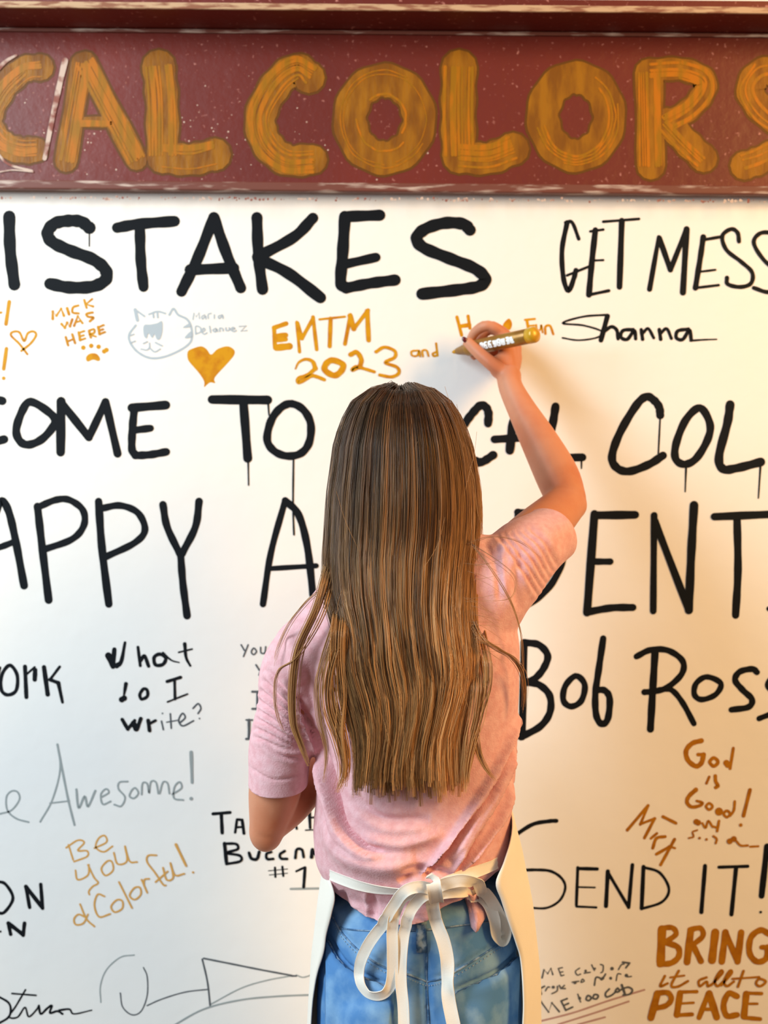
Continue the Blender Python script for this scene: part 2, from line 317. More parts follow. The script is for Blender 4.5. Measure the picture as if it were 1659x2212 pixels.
message('marker_message', 'bronze words above a slanting name', M_bronze, '''
11 s 1515,1600 1495,1606 1482,1622 1486,1642 1503,1655 1515,1648 1520,1630;8 l 1508,1630 1520,1630;8 c 1542,1637 1551,1646 1542,1655 1533,1646;14 d 1569,1648 1572,1652;7 l 1584,1616 1577,1660
6 l 1532,1678 1526,1692;8 s 1545,1676 1546,1688 1551,1697 1546,1701;10-6 s 1503,1706 1488,1720 1484,1733 1494,1743 1512,1740 1517,1734 1505,1730;6 c 1532,1735 1539,1742 1532,1749 1525,1742;18 d 1553,1753;6 c 1570,1751 1577,1758 1570,1765 1563,1758;6 s 1587,1731 1585,1750 1577,1762;8 l 1620,1706 1606,1762;8 d 1600,1782
13 d 1504,1775 1508,1777;5 s 1517,1778 1524,1788 1530,1773 1539,1786;6 l 1553,1773 1549,1795;5 l 1540,1785 1550,1788;4 s 1506,1793 1496,1797 1498,1807 1488,1810;6 d 1511,1810 1526,1813;5 s 1541,1806 1548,1812 1546,1821;13 d 1576,1817 1585,1812;5 s 1590,1816 1600,1826 1615,1826;5 l 1620,1829 1638,1828
7 l 1400,1740 1355,1793;6 l 1400,1740 1383,1781;6 l 1383,1780 1415,1768;7 l 1414,1768 1392,1810;6 l 1406,1811 1419,1800;7 s 1437,1807 1418,1811 1410,1832;7 l 1418,1845 1448,1828;7 s 1457,1813 1445,1835 1427,1868;5 l 1445,1828 1458,1832;7 l 1432,1764 1460,1778''')
message('painted_word', 'black thin brush capitals beside the apron', M_black, '''
9 s 1110,1806 1150,1781 1185,1774 1202,1773;7-5 s 1120,1880 1160,1879 1190,1882 1213,1897 1221,1918 1209,1945 1181,1961 1145,1961
7 l 1248,1874 1245,1955;8 l 1248,1876 1290,1877;4 l 1248,1916 1285,1917;5 l 1245,1958 1288,1960;9 l 1313,1882 1309,1957;7 l 1313,1884 1358,1960;8 l 1366,1868 1358,1960
9 l 1390,1872 1386,1962;6 s 1390,1873 1425,1885 1445,1920 1430,1948 1386,1963;9 l 1523,1870 1515,1970;7 l 1553,1873 1615,1871;9 l 1590,1874 1580,1975;13 l 1657,1828 1645,1935;6 d 1643,1970''')
message('painted_word', 'bronze brush lettering at bottom right', M_bronze, '''
18.48 l 1430,2008 1427,2078;11.88 s 1428,2005 1452,2004 1460,2018 1438,2035;13.2 s 1438,2036 1464,2046 1466,2066 1450,2080 1425,2083;15.84 l 1492,2010 1484,2078;11.88 s 1490,2008 1513,2005 1518,2022 1495,2042;13.2 l 1497,2042 1514,2076
17.16 l 1545,2014 1538,2074;14.52 l 1567,2014 1559,2077;13.2 l 1567,2014 1592,2074;14.52 l 1601,2014 1593,2077;13.2 s 1662,2018 1643,2009 1622,2025 1619,2058 1635,2077 1655,2070 1658,2046;10.56 l 1645,2046 1660,2046
5.75 s 1436,2108 1426,2130 1442,2124;5.75 s 1466,2097 1450,2128 1464,2131 1486,2119;4.6 l 1448,2111 1478,2107;5.75 s 1526,2111 1510,2118 1512,2130 1526,2120 1529,2130 1537,2126;5.75 s 1536,2128 1560,2102 1556,2097 1544,2118 1550,2130 1562,2120;5.75 s 1558,2128 1580,2102 1576,2097 1564,2118 1570,2130 1585,2120;5.75 l 1606,2097 1594,2131;4.6 l 1582,2114 1640,2110;5.75 c 1640,2114 1633,2124 1642,2130 1654,2120
15.84 l 1420,2146 1406,2198;11.88 s 1418,2145 1442,2144 1450,2158 1438,2172 1412,2178;14.52 l 1469,2145 1462,2192;7.92 l 1468,2143 1505,2142;5.75 l 1465,2168 1498,2166;9.24 l 1462,2193 1495,2191;11.88 l 1530,2146 1510,2198;15.84 l 1532,2146 1548,2197;7.92 l 1518,2180 1542,2180
13.2 s 1592,2152 1574,2146 1563,2170 1570,2194 1592,2192;14.52 l 1612,2147 1607,2195;7.92 l 1612,2145 1645,2146;5.75 l 1610,2168 1636,2168;9.24 l 1607,2198 1642,2201''')
message('marker_message', 'small smudged grey handwriting beside the apron', M_dgrey, '''
4 l 1171,2112 1175,2095 1183,2103 1190,2092 1194,2105;3 l 1206,2092 1212,2108;3 l 1206,2092 1215,2090;3 l 1209,2100 1216,2099;3 l 1212,2108 1218,2106;3 s 1252,2091 1243,2098 1247,2106 1254,2104;6 d 1265,2097;3 s 1262,2102 1275,2100;3 l 1278,2084 1284,2096;5 d 1285,2092;3 s 1297,2083 1303,2086 1302,2098 1298,2101;8 d 1322,2092;3 s 1336,2094 1342,2084 1348,2082;4 l 1345,2078 1360,2080;4 l 1352,2090 1360,2080
4 s 1176,2130 1167,2136 1169,2147;3 s 1178,2140 1183,2132 1187,2132;7 d 1195,2132;3 s 1204,2130 1203,2140 1192,2146;3 l 1208,2128 1212,2135;3 s 1219,2128 1214,2134 1221,2135;7 d 1242,2122;3 l 1236,2121 1250,2119;3 c 1258,2115 1255,2122 1262,2119;4 s 1284,2128 1287,2112 1295,2112 1300,2116 1308,2104;7 d 1302,2113 1319,2113;3 s 1331,2118 1334,2104 1341,2104;8 d 1353,2107;3 l 1355,2110 1364,2109
4 l 1166,2160 1185,2186 1192,2166 1208,2185;4 l 1212,2162 1225,2157;4 l 1212,2162 1222,2182;4 l 1217,2172 1228,2167;4 l 1222,2182 1237,2175;7 d 1252,2156;3 l 1248,2147 1254,2164;4 c 1270,2150 1266,2158 1272,2161 1277,2155;4 c 1284,2148 1281,2156 1289,2157 1292,2150;4 s 1316,2136 1308,2145 1310,2153 1320,2150 1328,2144;4 c 1334,2134 1329,2142 1338,2141;5 l 1343,2127 1350,2147;4 s 1338,2139 1356,2132 1366,2138 1360,2147 1346,2149''')
message('marker_underline', 'mauve double underline', M_mauve, '''
4 s 1166,2206 1240,2187 1310,2163 1392,2138;4 s 1205,2213 1290,2186 1358,2163;4 l 1248,2213 1307,2197''')

# ---------------------------------------------------------------- painted header sign
M_maroon = mat('maroon_paint', srgb(104, 28, 20), .46, .55, bump=(60, .0008))
def maroon_nodes(m):
    nt = m.node_tree; b = nt.nodes['Principled BSDF']; tc = [x for x in nt.nodes if x.type == 'TEX_COORD'][0]
    n = nt.nodes.new('ShaderNodeTexNoise'); n.inputs['Scale'].default_value = 3; n.inputs['Detail'].default_value = 3
    n2 = nt.nodes.new('ShaderNodeTexNoise'); n2.inputs['Scale'].default_value = 140; n2.inputs['Detail'].default_value = 3
    r2 = nt.nodes.new('ShaderNodeMapRange'); r2.inputs[1].default_value = .64; r2.inputs[2].default_value = .78
    r = nt.nodes.new('ShaderNodeMapRange'); r.inputs[1].default_value = .3; r.inputs[2].default_value = .7
    a = nt.nodes.new('ShaderNodeMix'); a.data_type = 'RGBA'; a.inputs[6].default_value = srgb(112, 32, 20); a.inputs[7].default_value = srgb(92, 24, 16)
    c = nt.nodes.new('ShaderNodeMix'); c.data_type = 'RGBA'; c.inputs[7].default_value = srgb(180, 120, 112)
    nt.links.new(tc.outputs['Object'], n.inputs['Vector']); nt.links.new(tc.outputs['Object'], n2.inputs['Vector'])
    nt.links.new(n.outputs['Fac'], r.inputs[0]); nt.links.new(n2.outputs['Fac'], r2.inputs[0])
    nt.links.new(r.outputs[0], a.inputs[0]); nt.links.new(r2.outputs[0], c.inputs[0])
    nt.links.new(a.outputs[2], c.inputs[6]); nt.links.new(c.outputs[2], b.inputs['Base Color'])
maroon_nodes(M_maroon)
M_lip = mat('bare_wood_edge', srgb(190, 160, 130), .7, .2, var=(30, srgb(140, 95, 75), .45, .6), aniso_scale=(1, 1, 6))
M_trim = mat('worn_maroon_edge', srgb(110, 62, 52), .5, .4, var=(45, srgb(190, 170, 160), .52, .68), aniso_scale=(.4, 1, 3))
M_signgold = mat('ochre_letter_paint', srgb(150, 98, 10), .5, .3, var=(26, srgb(120, 72, 8), .38, .62), bump=(90, .0006), aniso_scale=(2.2, 1, .6))
M_signline = mat('dark_ochre_outline_paint', srgb(96, 58, 10), .5, .3)
M_signorange = mat('orange_letter_paint', srgb(176, 104, 8), .45, .3, var=(40, srgb(146, 100, 8), .4, .6), aniso_scale=(3, 1, .5))
M_chalk = mat('white_chalky_paint', srgb(200, 178, 166), .8, .1, var=(50, srgb(140, 90, 82), .45, .6))
FACE_Y = WALL_Y - .012
sign = empty('shop_sign', (0, WALL_Y - .012, ZB))
tag(sign, 'maroon painted header board with big ochre hand-painted capitals above the white wall', 'sign')
box('face_panel', (-2.3, FACE_Y, ZB + .008), (2.3, WALL_Y - .0005, ZT), M_maroon, sign)
ly = ZT * 0 + WALL_Y
zfront = P(829, 25, 1.0).z - ZC
ledge_y = (ZT - ZC) / zfront                       # where the underside ends
box('ledge', (-2.35, ledge_y, ZT + .0005), (2.35, WALL_Y - .0005, ZT + .02), M_maroon, sign, .0015)
box('ledge_edge', (-2.35, ledge_y - .004, ZT), (2.35, ledge_y, ZT + .0095), M_lip, sign, .0015, 'bare beige front edge of the ledge')
box('bottom_trim', (-2.32, FACE_Y - .012, ZB), (2.32, FACE_Y - .0005, ZB + .0135), M_trim, sign, .003, 'worn flaking lower edge')
box('top_bead', (-2.32, FACE_Y - .004, ZT - .006), (2.32, FACE_Y - .0005, ZT - .0005), M_trim, sign, .0015)
LET = {
 'C0': [(58, 's 88,146 50,152 5,195 -22,258 0,305 40,324 78,324')],
 'A': [(50, 'l 178,138 143,348'), (50, 'l 185,136 295,345'), (26, 'l 165,264 240,264')],
 'L1': [(72, 's 343,144 350,220 352,335'), (70, 's 352,340 410,345 464,334')],
 'C': [(68, 's 668,168 640,150 598,182 563,250 575,308 618,345 676,345')],
 'O1': [(74, 'c 830,174 882,198 906,258 882,318 830,342 778,318 756,258 778,198')],
 'L2': [(76, 's 992,146 990,240 992,335'), (70, 's 992,340 1055,342 1108,322')],
 'O2': [(72, 'c 1243,168 1294,192 1316,252 1294,312 1243,337 1194,312 1172,252 1194,192')],
 'R': [(62, 'l 1402,158 1406,358'), (50, 's 1405,152 1470,150 1518,168 1522,196 1490,236 1440,266'), (60, 's 1440,262 1480,305 1520,343')],
 'S': [(62, 's 1690,152 1642,158 1620,195 1648,240 1700,280 1692,318 1645,345 1608,358')],
}
for k, sts in LET.items():
    t_out = '\n'.join('%g %s' % (w + 7, s) for w, s in sts)
    lt = link('painted_letter', strokes_mesh('painted_letter', t_out, FACE_Y, .0002, 0.00001), M_signline, sign)
    t_in = '\n'.join('%g %s' % (w - 3, s) for w, s in sts)
    link('letter_fill', strokes_mesh('letter_fill', t_in, FACE_Y, .0006, 0.00001), M_signgold, lt)
    streaks = []
    for w, s in sts:                               # brush streaks along the letter
        kind, pts = s[0], [tuple(map(float, q.split(','))) for q in s[2:].split()]
        if kind == 'c': pts = [tuple(q) for q in spline(pts, 3, True)]
        cx = np.mean([q[0] for q in pts]); cy = np.mean([q[1] for q in pts])
        for j in range(9):
            off = (j - 4) / 4.5 * (w / 2 - 5)
            q2 = []
            i0 = random.choice([0, 0, 1]) if len(pts) > 3 else 0
            for i in range(i0, len(pts)):
                a = np.array(pts[max(0, i - 1)]); b_ = np.array(pts[min(len(pts) - 1, i + 1)])
                d = (b_ - a) / (np.linalg.norm(b_ - a) + 1e-6)
                q2.append(np.array(pts[i]) + np.array([-d[1], d[0]]) * (off + random.uniform(-1.5, 1.5)))
            if kind == 'c': q2 = q2[:-1]; r0_ = random.randrange(len(q2)); q2 = (q2[r0_:] + q2[:r0_])[:random.randint(6, len(q2))]
            if random.random() < .62:
                streaks.append('%g s ' % random.uniform(2, 8) + ' '.join('%.1f,%.1f' % tuple(q) for q in q2))
    link('brush_streak', strokes_mesh('brush_streak', '\n'.join(streaks), FACE_Y, .0009, .000006), M_signorange, lt)
link('chalk_mark', strokes_mesh('chalk_mark', '''13-9 s 141,132 118,235 97,343
10-5 s -2,148 15,132 36,120;5 s -3,334 20,356 70,370;3 s 0,372 30,368 72,372''', FACE_Y, .0014), M_chalk, sign, 'chalky white smears at the left')
ptx = []
for i in range(150):                               # pale splatter of flaked paint low on the panel
    ptx.append('%g d %g,%g' % (random.uniform(1.5, 4), random.triangular(-50, 950, 300), random.triangular(150, 400, 300)))
link('paint_speckle', strokes_mesh('paint_speckle', '\n'.join(ptx), FACE_Y, .00008, .000002), M_chalk, sign)['kind'] = 'stuff'
fl = []
for i in range(260):
    x = random.uniform(-60, 1720); fl.append('%g d %g,%g' % (random.uniform(1.5, 6), x, 427 + x * .0045 + random.gauss(0, 1.6)))
link('paint_flake', strokes_mesh('paint_flake', '\n'.join(fl), FACE_Y - .0125, .0003, .00001), M_chalk, sign)['kind'] = 'stuff'

# ---------------------------------------------------------------- lofts and remeshing
def loft(bm, chain, seg=20, side=Vector((1, 0, 0))):
    """chain: (pos, r_side, r_other). ellipse rings along a path, closed by caps"""
    n = len(chain); rings = []
    for i, (p, ra, rb) in enumerate(chain):
        a = chain[max(0, i - 1)][0]; b = chain[min(n - 1, i + 1)][0]
        t = (b - a).normalized()
        u = (side - t * side.dot(t))
        if u.length < .05: u = Vector((0, 1, 0)) - t * t.y
        u.normalize(); v = t.cross(u)
        rings.append([bm.verts.new(p + u * ra * math.cos(2 * math.pi * k / seg) + v * rb * math.sin(2 * math.pi * k / seg)) for k in range(seg)])
    for i in range(n - 1):
        for k in range(seg):
            bm.faces.new((rings[i][k], rings[i][(k + 1) % seg], rings[i + 1][(k + 1) % seg], rings[i + 1][k]))
    for r, s in ((rings[0], -1), (rings[-1], 1)):
        c = sum((v.co for v in r), Vector()) / seg
        a, b = (chain[1][0], chain[0][0]) if s < 0 else (chain[-2][0], chain[-1][0])
        rr = min(chain[0 if s < 0 else -1][1:]) * .6
        cv = bm.verts.new(c + (b - a).normalized() * rr)
        for k in range(seg):
            f = (r[k], r[(k + 1) % seg], cv)
            bm.faces.new(f if s > 0 else f[::-1])
def refine(chain, n=5):
    arr = [np.array([*p, a, b]) for p, a, b in chain]
    return [(Vector(q[:3]), float(q[3]), float(q[4])) for q in spline(arr, n)]
def ellipsoid(bm, c, r, rot=None, seg=24):
    m = Matrix.Translation(c) @ (rot or Matrix.Identity(4)) @ Matrix.Diagonal((*r, 1))
    bmesh.ops.create_uvsphere(bm, u_segments=seg, v_segments=seg // 2 + 2, radius=1, matrix=m)
def remesh(bm, voxel, smooth=4, factor=.5):
    bmesh.ops.recalc_face_normals(bm, faces=bm.faces[:])
    me = bpy.data.meshes.new('tmp'); bm.to_mesh(me); bm.free()
    o = bpy.data.objects.new('tmp', me); scene.collection.objects.link(o)
    r = o.modifiers.new('r', 'REMESH'); r.mode = 'VOXEL'; r.voxel_size = voxel
    s = o.modifiers.new('s', 'SMOOTH'); s.factor = factor; s.iterations = smooth
    dg = bpy.context.evaluated_depsgraph_get()
    out = bpy.data.meshes.new_from_object(o.evaluated_get(dg))
    bpy.data.objects.remove(o); bpy.data.meshes.remove(me)
    return out
def arrays(me):
    n = len(me.vertices); co = np.empty(n * 3); me.vertices.foreach_get('co', co)
    no = np.empty(n * 3); me.vertices.foreach_get('normal', no)
    return co.reshape(-1, 3), no.reshape(-1, 3)
def put(me, co):
    me.vertices.foreach_set('co', co.ravel()); me.update()
def seg_dist(px, py, pts):
    """distance, signed side, position along (0..1) from px points to a polyline"""
    best = np.full(px.shape, 1e9); side = np.zeros(px.shape); along = np.zeros(px.shape)
    L = [0]
    for a, b in zip(pts[:-1], pts[1:]): L.append(L[-1] + math.hypot(b[0] - a[0], b[1] - a[1]))
    for i, (a, b) in enumerate(zip(pts[:-1], pts[1:])):
        dx, dy = b[0] - a[0], b[1] - a[1]; l2 = dx * dx + dy * dy + 1e-9
        t = np.clip(((px - a[0]) * dx + (py - a[1]) * dy) / l2, 0, 1)
        ex, ey = px - a[0] - t * dx, py - a[1] - t * dy
        d = np.hypot(ex, ey); m = d < best
        best = np.where(m, d, best); side = np.where(m, np.sign(dx * ey - dy * ex), side)
        along = np.where(m, (L[i] + t * math.sqrt(l2)) / L[-1], along)
    return best, side, along
def fold(me, lines, front=.25):
    """lines: (amp metres, width px, asym, points)  push cloth in/out along lines (sculpted folds)"""
    co, no = arrays(me); px, py = to_px(co)
    vis = np.clip((front - no[:, 1]) / .3, 0, 1)
    disp = np.zeros(len(co))
    for amp, w, asym, pts in lines:
        pts = spline(pts, 4)
        d, s, t = seg_dist(px, py, pts)
        end = np.clip(np.minimum(t, 1 - t) * 5, 0, 1) ** .7
        g = np.exp(-(d / w) ** 2) * end
        h = np.exp(-((d * s - w * 1.5) / (w * 1.1)) ** 2) * end
        disp += amp * g - amp * asym * h
    disp = np.clip(disp, -.016, .012)
    co = co + no * (disp * vis)[:, None]
    put(me, co)
def solid(me, t):
    o = bpy.data.objects.new('tmp', me); scene.collection.objects.link(o)
    s = o.modifiers.new('s', 'SOLIDIFY'); s.thickness = t; s.offset = -1
    out = bpy.data.meshes.new_from_object(o.evaluated_get(bpy.context.evaluated_depsgraph_get()))
    bpy.data.objects.remove(o)
    return out

# ---------------------------------------------------------------- body
TY = 1.305
SHL, ELL = P(640, 1392, 1.305), P(583, 1782, 1.30)
SHR, ELR, WRR = P(1085, 1225, 1.30), P(1226, 1086, 1.44), P(1103, 836, 1.535)
cx_px = lambda v: P(v, 1500, TY).x
bm = bmesh.new()
# torso, neck
ctr = P(885, 1240, TY)
torso = [(P(905, 2160, 1.31), .104, .072), (P(905, 2050, 1.31), .100, .068), (P(898, 1930, 1.305), .086, .058),
         (P(893, 1800, 1.310), .092, .060), (P(893, 1600, 1.308), .098, .064), (P(888, 1420, 1.305), .110, .066),
         (P(876, 1310, 1.30), .105, .066), (P(874, 1240, 1.305), .062, .052), (P(874, 1180, 1.315), .047, .048), (P(874, 1100, 1.325), .046, .050)]
loft(bm, refine(torso), 32)
# head: cranium, jaw, face
HC = P(875, 998, 1.325)
ellipsoid(bm, HC + Vector((0, -.004, .008)), (.072, .088, .076))
ellipsoid(bm, HC + Vector((0, .035, -.030)), (.058, .060, .076))
ellipsoid(bm, HC + Vector((0, .062, -.078)), (.026, .024, .018))      # chin
loft(bm, [(HC + Vector((0, .092, .008)), .006, .006), (HC + Vector((0, .102, -.015)), .008, .008), (HC + Vector((0, .108, -.030)), .011, .008)], 12)
for s in (-1, 1):
    ellipsoid(bm, HC + Vector((s * .030, .080, -.020)), (.022, .014, .018))   # cheeks
    ellipsoid(bm, HC + Vector((s * .030, .086, .016)), (.022, .008, .006))    # brows
    ellipsoid(bm, HC + Vector((s * .073, .008, -.012)), (.008, .017, .028))   # ears
ellipsoid(bm, HC + Vector((0, .089, -.052)), (.021, .009, .005)); ellipsoid(bm, HC + Vector((0, .087, -.060)), (.018, .009, .005))
# legs and feet
for s, hx in ((-1, 850), (1, 965)):
    hip = P(hx, 2140, 1.31); knee = Vector((hip.x * 1.0 + s * .01, 1.325, .44)); ank = Vector((knee.x + s * .005, 1.30, .08))
    loft(bm, refine([(hip, .068, .078), (hip * .5 + knee * .5, .060, .064), (knee, .045, .047), (knee * .5 + ank * .5 + Vector((0, -.012, .04)), .043, .048), (ank, .029, .032)]), 20)
    loft(bm, refine([(ank + Vector((0, -.02, -.03)), .028, .024), (ank + Vector((0, .06, -.045)), .033, .020), (ank + Vector((s * .006, .14, -.058)), .032, .012)]), 16)
# left arm (hanging, elbow bent forward)
WRL = P(748, 1592, 1.435)
loft(bm, refine([(SHL + Vector((.03, 0, -.01)), .034, .036), (SHL + Vector((.000, 0, -.035)), .035, .037), (SHL.lerp(ELL, .5) + Vector((.001, 0, 0)), .0325, .034),
     (SHL.lerp(ELL, .80), .0325, .034), (ELL + Vector((-.003, 0, -.004)), .0225, .026)]), 22)
loft(bm, refine([(ELL + Vector((-.003, .0, .000)), .023, .025), (ELL.lerp(WRL, .25), .0285, .028), (ELL.lerp(WRL, .6), .026, .025), (WRL, .019, .017)]), 20)
ellipsoid(bm, ELL + Vector((-.004, -.002, -.006)), (.0215, .022, .0260))
# right arm (raised)
loft(bm, refine([(P(1040, 1300, 1.30), .040, .044), (SHR + Vector((0, 0, -.006)), .035, .037), (SHR.lerp(ELR, .35), .035, .036), (SHR.lerp(ELR, .75), .031, .031), (ELR, .0265, .028)]), 22)
loft(bm, refine([(ELR, .0265, .028), (ELR.lerp(WRR, .22) + Vector((.004, 0, 0)), .030, .0295), (ELR.lerp(WRR, .5) + Vector((.003, 0, 0)), .0265, .0265), (ELR.lerp(WRR, .8), .0205, .021), (WRR, .0175, .0195), (P(1099, 808, 1.548), .018, .021)]), 20)
ellipsoid(bm, ELR + Vector((.005, 0, -.003)), (.0215, .022, .0215))
# right hand on the marker
wr = P(1100, 812, 1.55)
def finger(pts, r0, r1):
    n = len(pts); loft(bm, refine([(P(*p), r0 + (r1 - r0) * i / (n - 1), r0 + (r1 - r0) * i / (n - 1)) for i, p in enumerate(pts)], 4), 14)
mcp = [(1090, 722, 1.572), (1103, 733, 1.586), (1112, 750, 1.594), (1114, 770, 1.596)]
for q, r in zip(mcp, (.0115, .0115, .011, .0105)):
    loft(bm, refine([(wr, .013, .013), (wr.lerp(P(*q), .5), .0125, .0125), (P(*q), r, r)], 4), 14)
finger([mcp[0], (1054, 703, 1.566), (1025, 719, 1.580), (1013, 746, 1.594)], .0098, .0068)
finger([mcp[1], (1062, 710, 1.596), (1036, 733, 1.603), (1023, 774, 1.603)], .0098, .0068)
finger([mcp[2], (1082, 738, 1.606), (1060, 760, 1.605), (1050, 788, 1.600)], .0092, .0062)
finger([mcp[3], (1094, 760, 1.609), (1078, 780, 1.604), (1070, 800, 1.598)], .0082, .0056)
THUMB = [(1097, 812, 1.545), (1064, 787, 1.540), (1034, 762, 1.548), (1008, 737, 1.562)]
finger(THUMB, .0125, .0080)
ellipsoid(bm, P(1078, 792, 1.556), (.015, .015, .018))
# left hand, lightly curled in front of the chest
hl = P(774, 1556, 1.462)
ellipsoid(bm, (WRL + hl) / 2 + Vector((.006, .006, .004)), (.022, .016, .026), Matrix.Rotation(math.radians(35), 4, 'Y'))
for i in range(4):
    b0 = hl + Vector((.006 + .012 * i * .6, .004, .016 - .012 * i)); 
    loft(bm, refine([(b0, .0085, .0085), (b0 + Vector((.022, .008, .008)), .0078, .0078), (b0 + Vector((.036, -.008, .0)), .007, .007), (b0 + Vector((.034, -.022, -.006)), .006, .006)], 4), 12)
loft(bm, refine([(WRL + Vector((.005, -.006, .012)), .011, .011), (WRL + Vector((.012, -.018, .035)), .0095, .0095), (WRL + Vector((.026, -.024, .052)), .0075, .0075)], 4), 12)
body_me = remesh(bm, .0029, 5)
M_skin = mat('skin', srgb(204, 138, 106), .5, .3, var=(14, srgb(194, 118, 84), .4, .65), sss=.12, bump=(400, .00015))
person = link('person', body_me, M_skin, smooth=True)
tag(person, 'long-haired person seen from behind writing on the wall, pink t-shirt, jeans and white apron', 'person')
# eyes
M_eye = mat('eye_white', srgb(230, 225, 220), .2, .5); M_iris = mat('dark_iris', srgb(60, 40, 28), .2, .5)
for s in (-1, 1):
    for nm, off, r, m in (('eye', (s * .029, .082, .003), .0115, M_eye), ('iris', (s * .029, .0885, .003), .0058, M_iris)):
        b2 = bmesh.new(); bmesh.ops.create_uvsphere(b2, u_segments=16, v_segments=10, radius=r, matrix=Matrix.Translation(HC + Vector(off)))
        me = bpy.data.meshes.new(nm); b2.to_mesh(me); b2.free(); link(nm, me, m, person, smooth=True)
# painted thumb nail
M_nail = mat('dark_red_nail_polish', srgb(92, 24, 26), .2, .6)
b2 = bmesh.new()
tip = P(1004, 734, 1.5545)
bmesh.ops.create_uvsphere(b2, u_segments=16, v_segments=10, radius=1, matrix=Matrix.Translation(tip) @ Matrix.Rotation(math.radians(-42), 4, 'Y') @ Matrix.Diagonal((.0036, .0022, .0052, 1)))
me = bpy.data.meshes.new('fingernail'); b2.to_mesh(me); b2.free(); link('fingernail', me, M_nail, person, 'dark red painted thumb nail', True)

# ---------------------------------------------------------------- jeans
bm = bmesh.new()
jt = [(P(905, 2330, 1.312), .112, .086), (P(905, 2260, 1.312), .124, .100), (P(905, 2150, 1.312), .126, .106), (P(905, 2050, 1.310), .121, .098), (P(902, 1960, 1.305), .1115, .086), (P(899, 1925, 1.303), .105, .078)]
loft(bm, refine(jt), 40)
for s, hx in ((-1, 845), (1, 968)):
    hip = P(hx, 2190, 1.308); knee = Vector((hip.x + s * .01, 1.325, .44)); ank = Vector((knee.x + s * .005, 1.30, .07))
    ellipsoid(bm, P(hx, 2205, 1.262), (.062, .060, .075))
    loft(bm, refine([(hip, .076, .094), (hip * .75 + knee * .25, .076, .088), (hip * .5 + knee * .5, .070, .074), (knee, .056, .058), (knee * .5 + ank * .5, .054, .058), (ank, .048, .050)]), 24)
jm = remesh(bm, .0032, 8)
fold(jm, [(-.006, 6, 0, [(707, 2016), (729, 2062), (754, 2090), (792, 2111), (851, 2131)]), (-.006, 6, 0, [(975, 2143), (1012, 2128), (1065, 2104), (1100, 2078), (1121, 2051)]),
          (-.0020, 4, 0, [(700, 1953), (718, 1975), (741, 2013), (779, 2052), (830, 2085), (885, 2101), (922, 2116)]), (-.0020, 4, 0, [(922, 2116), (959, 2106), (1012, 2077), (1065, 2043), (1100, 2023), (1118, 2005)]),
          (-.004, 6, .3, [(921, 2060), (922, 2140), (926, 2230)]), (.002, 12, 0, [(720, 2180), (790, 2190), (850, 2170)]),
          (.003, 14, .3, [(700, 2090), (720, 2150), (715, 2230)]), (-.002, 10, .3, [(1120, 2120), (1100, 2180), (1090, 2240)])])
M_denim = mat('blue_denim', srgb(84, 134, 190), .8, .15, var=(22, srgb(132, 172, 210), .42, .62), bump=(1400, .00012))
M_denim2 = mat('denim_seam', srgb(72, 108, 148), .8, .15, var=(120, srgb(140, 165, 190), .45, .6), bump=(1400, .00012))
jeans = link('jeans', jm, M_denim, person, 'faded blue denim jeans', True)
def bvh_of(me): 
    return BVHTree.FromPolygons([v.co.copy() for v in me.vertices], [tuple(p.vertices) for p in me.polygons])
jb = bvh_of(jm)
CO = Vector((0, 0, ZC))
def hit(trees, px, py, off=0.0, default=1.22):
    d = (P(px, py, 1.0) - CO).normalized(); best = None
    for t in trees:
        loc, nor, i, dist = t.ray_cast(CO, d)
        if loc is not None and (best is None or dist < best[2]): best = (loc, nor, dist)
    if best is None: return P(px, py, default), Vector((0, -1, 0))
    n = best[1]
    if n.dot(d) > 0: n = -n
    return best[0] + n * off, n
def seam_tube(name, pts, r, m, parent, trees, off=.0006, label=None):
    path = [q[0] for q in (hit(trees, p[0], p[1], off) for p in spline(pts, 8)) if q[1].y < -.35]
    for _ in range(3): path = [path[0]] + [(path[i - 1] + path[i] * 2 + path[i + 1]) / 4 for i in range(1, len(path) - 1)] + [path[-1]]
    bm2 = bmesh.new(); loft(bm2, [(p, r, r * .7) for p in path], 8)
    me = bpy.data.meshes.new(name); bm2.to_mesh(me); bm2.free(); return link(name, me, m, parent, label, True)
yl = [(714, 1973), (722, 1986), (741, 2018), (779, 2057), (830, 2090), (885, 2106), (922, 2121)]
yr = [(922, 2121), (959, 2111), (1012, 2082), (1065, 2048), (1098, 2030)]
for pts in (yl, yr, [(921, 2040), (922, 2120), (928, 2240)], [(735, 2004), (770, 2009), (850, 2012), (925, 2008), (1000, 1998), (1060, 1990), (1080, 1985)]):
    seam_tube('seam', pts, .0013, M_denim2, jeans, [jb])
def stitch(name, pts, dy, m, parent, trees, off=.0012):
    vs, fs = [], []
    path = spline([(p[0], p[1] + dy) for p in pts], 14)
    for i in range(0, len(path) - 1, 2):
        a, n = hit(trees, *path[i][:2], off); b, _ = hit(trees, *path[i + 1][:2], off)
        t = (b - a); u = n.cross(t).normalized() * .0005; k = len(vs)
        if t.length > .02: continue
        vs += [a - u, a + u, a + t * .7 + u, a + t * .7 - u]; fs.append((k, k + 1, k + 2, k + 3))
    return link(name, pydata(name, vs, fs), m, parent)
M_thread = mat('pale_thread', srgb(150, 165, 178), .8, .1); M_thread2 = mat('orange_thread', srgb(176, 120, 60), .8, .1)
st = stitch('stitching', yl, 9, M_thread, jeans, [jb]); st['kind'] = 'stuff'
st = stitch('stitching', yr, 9, M_thread, jeans, [jb]); st['kind'] = 'stuff'
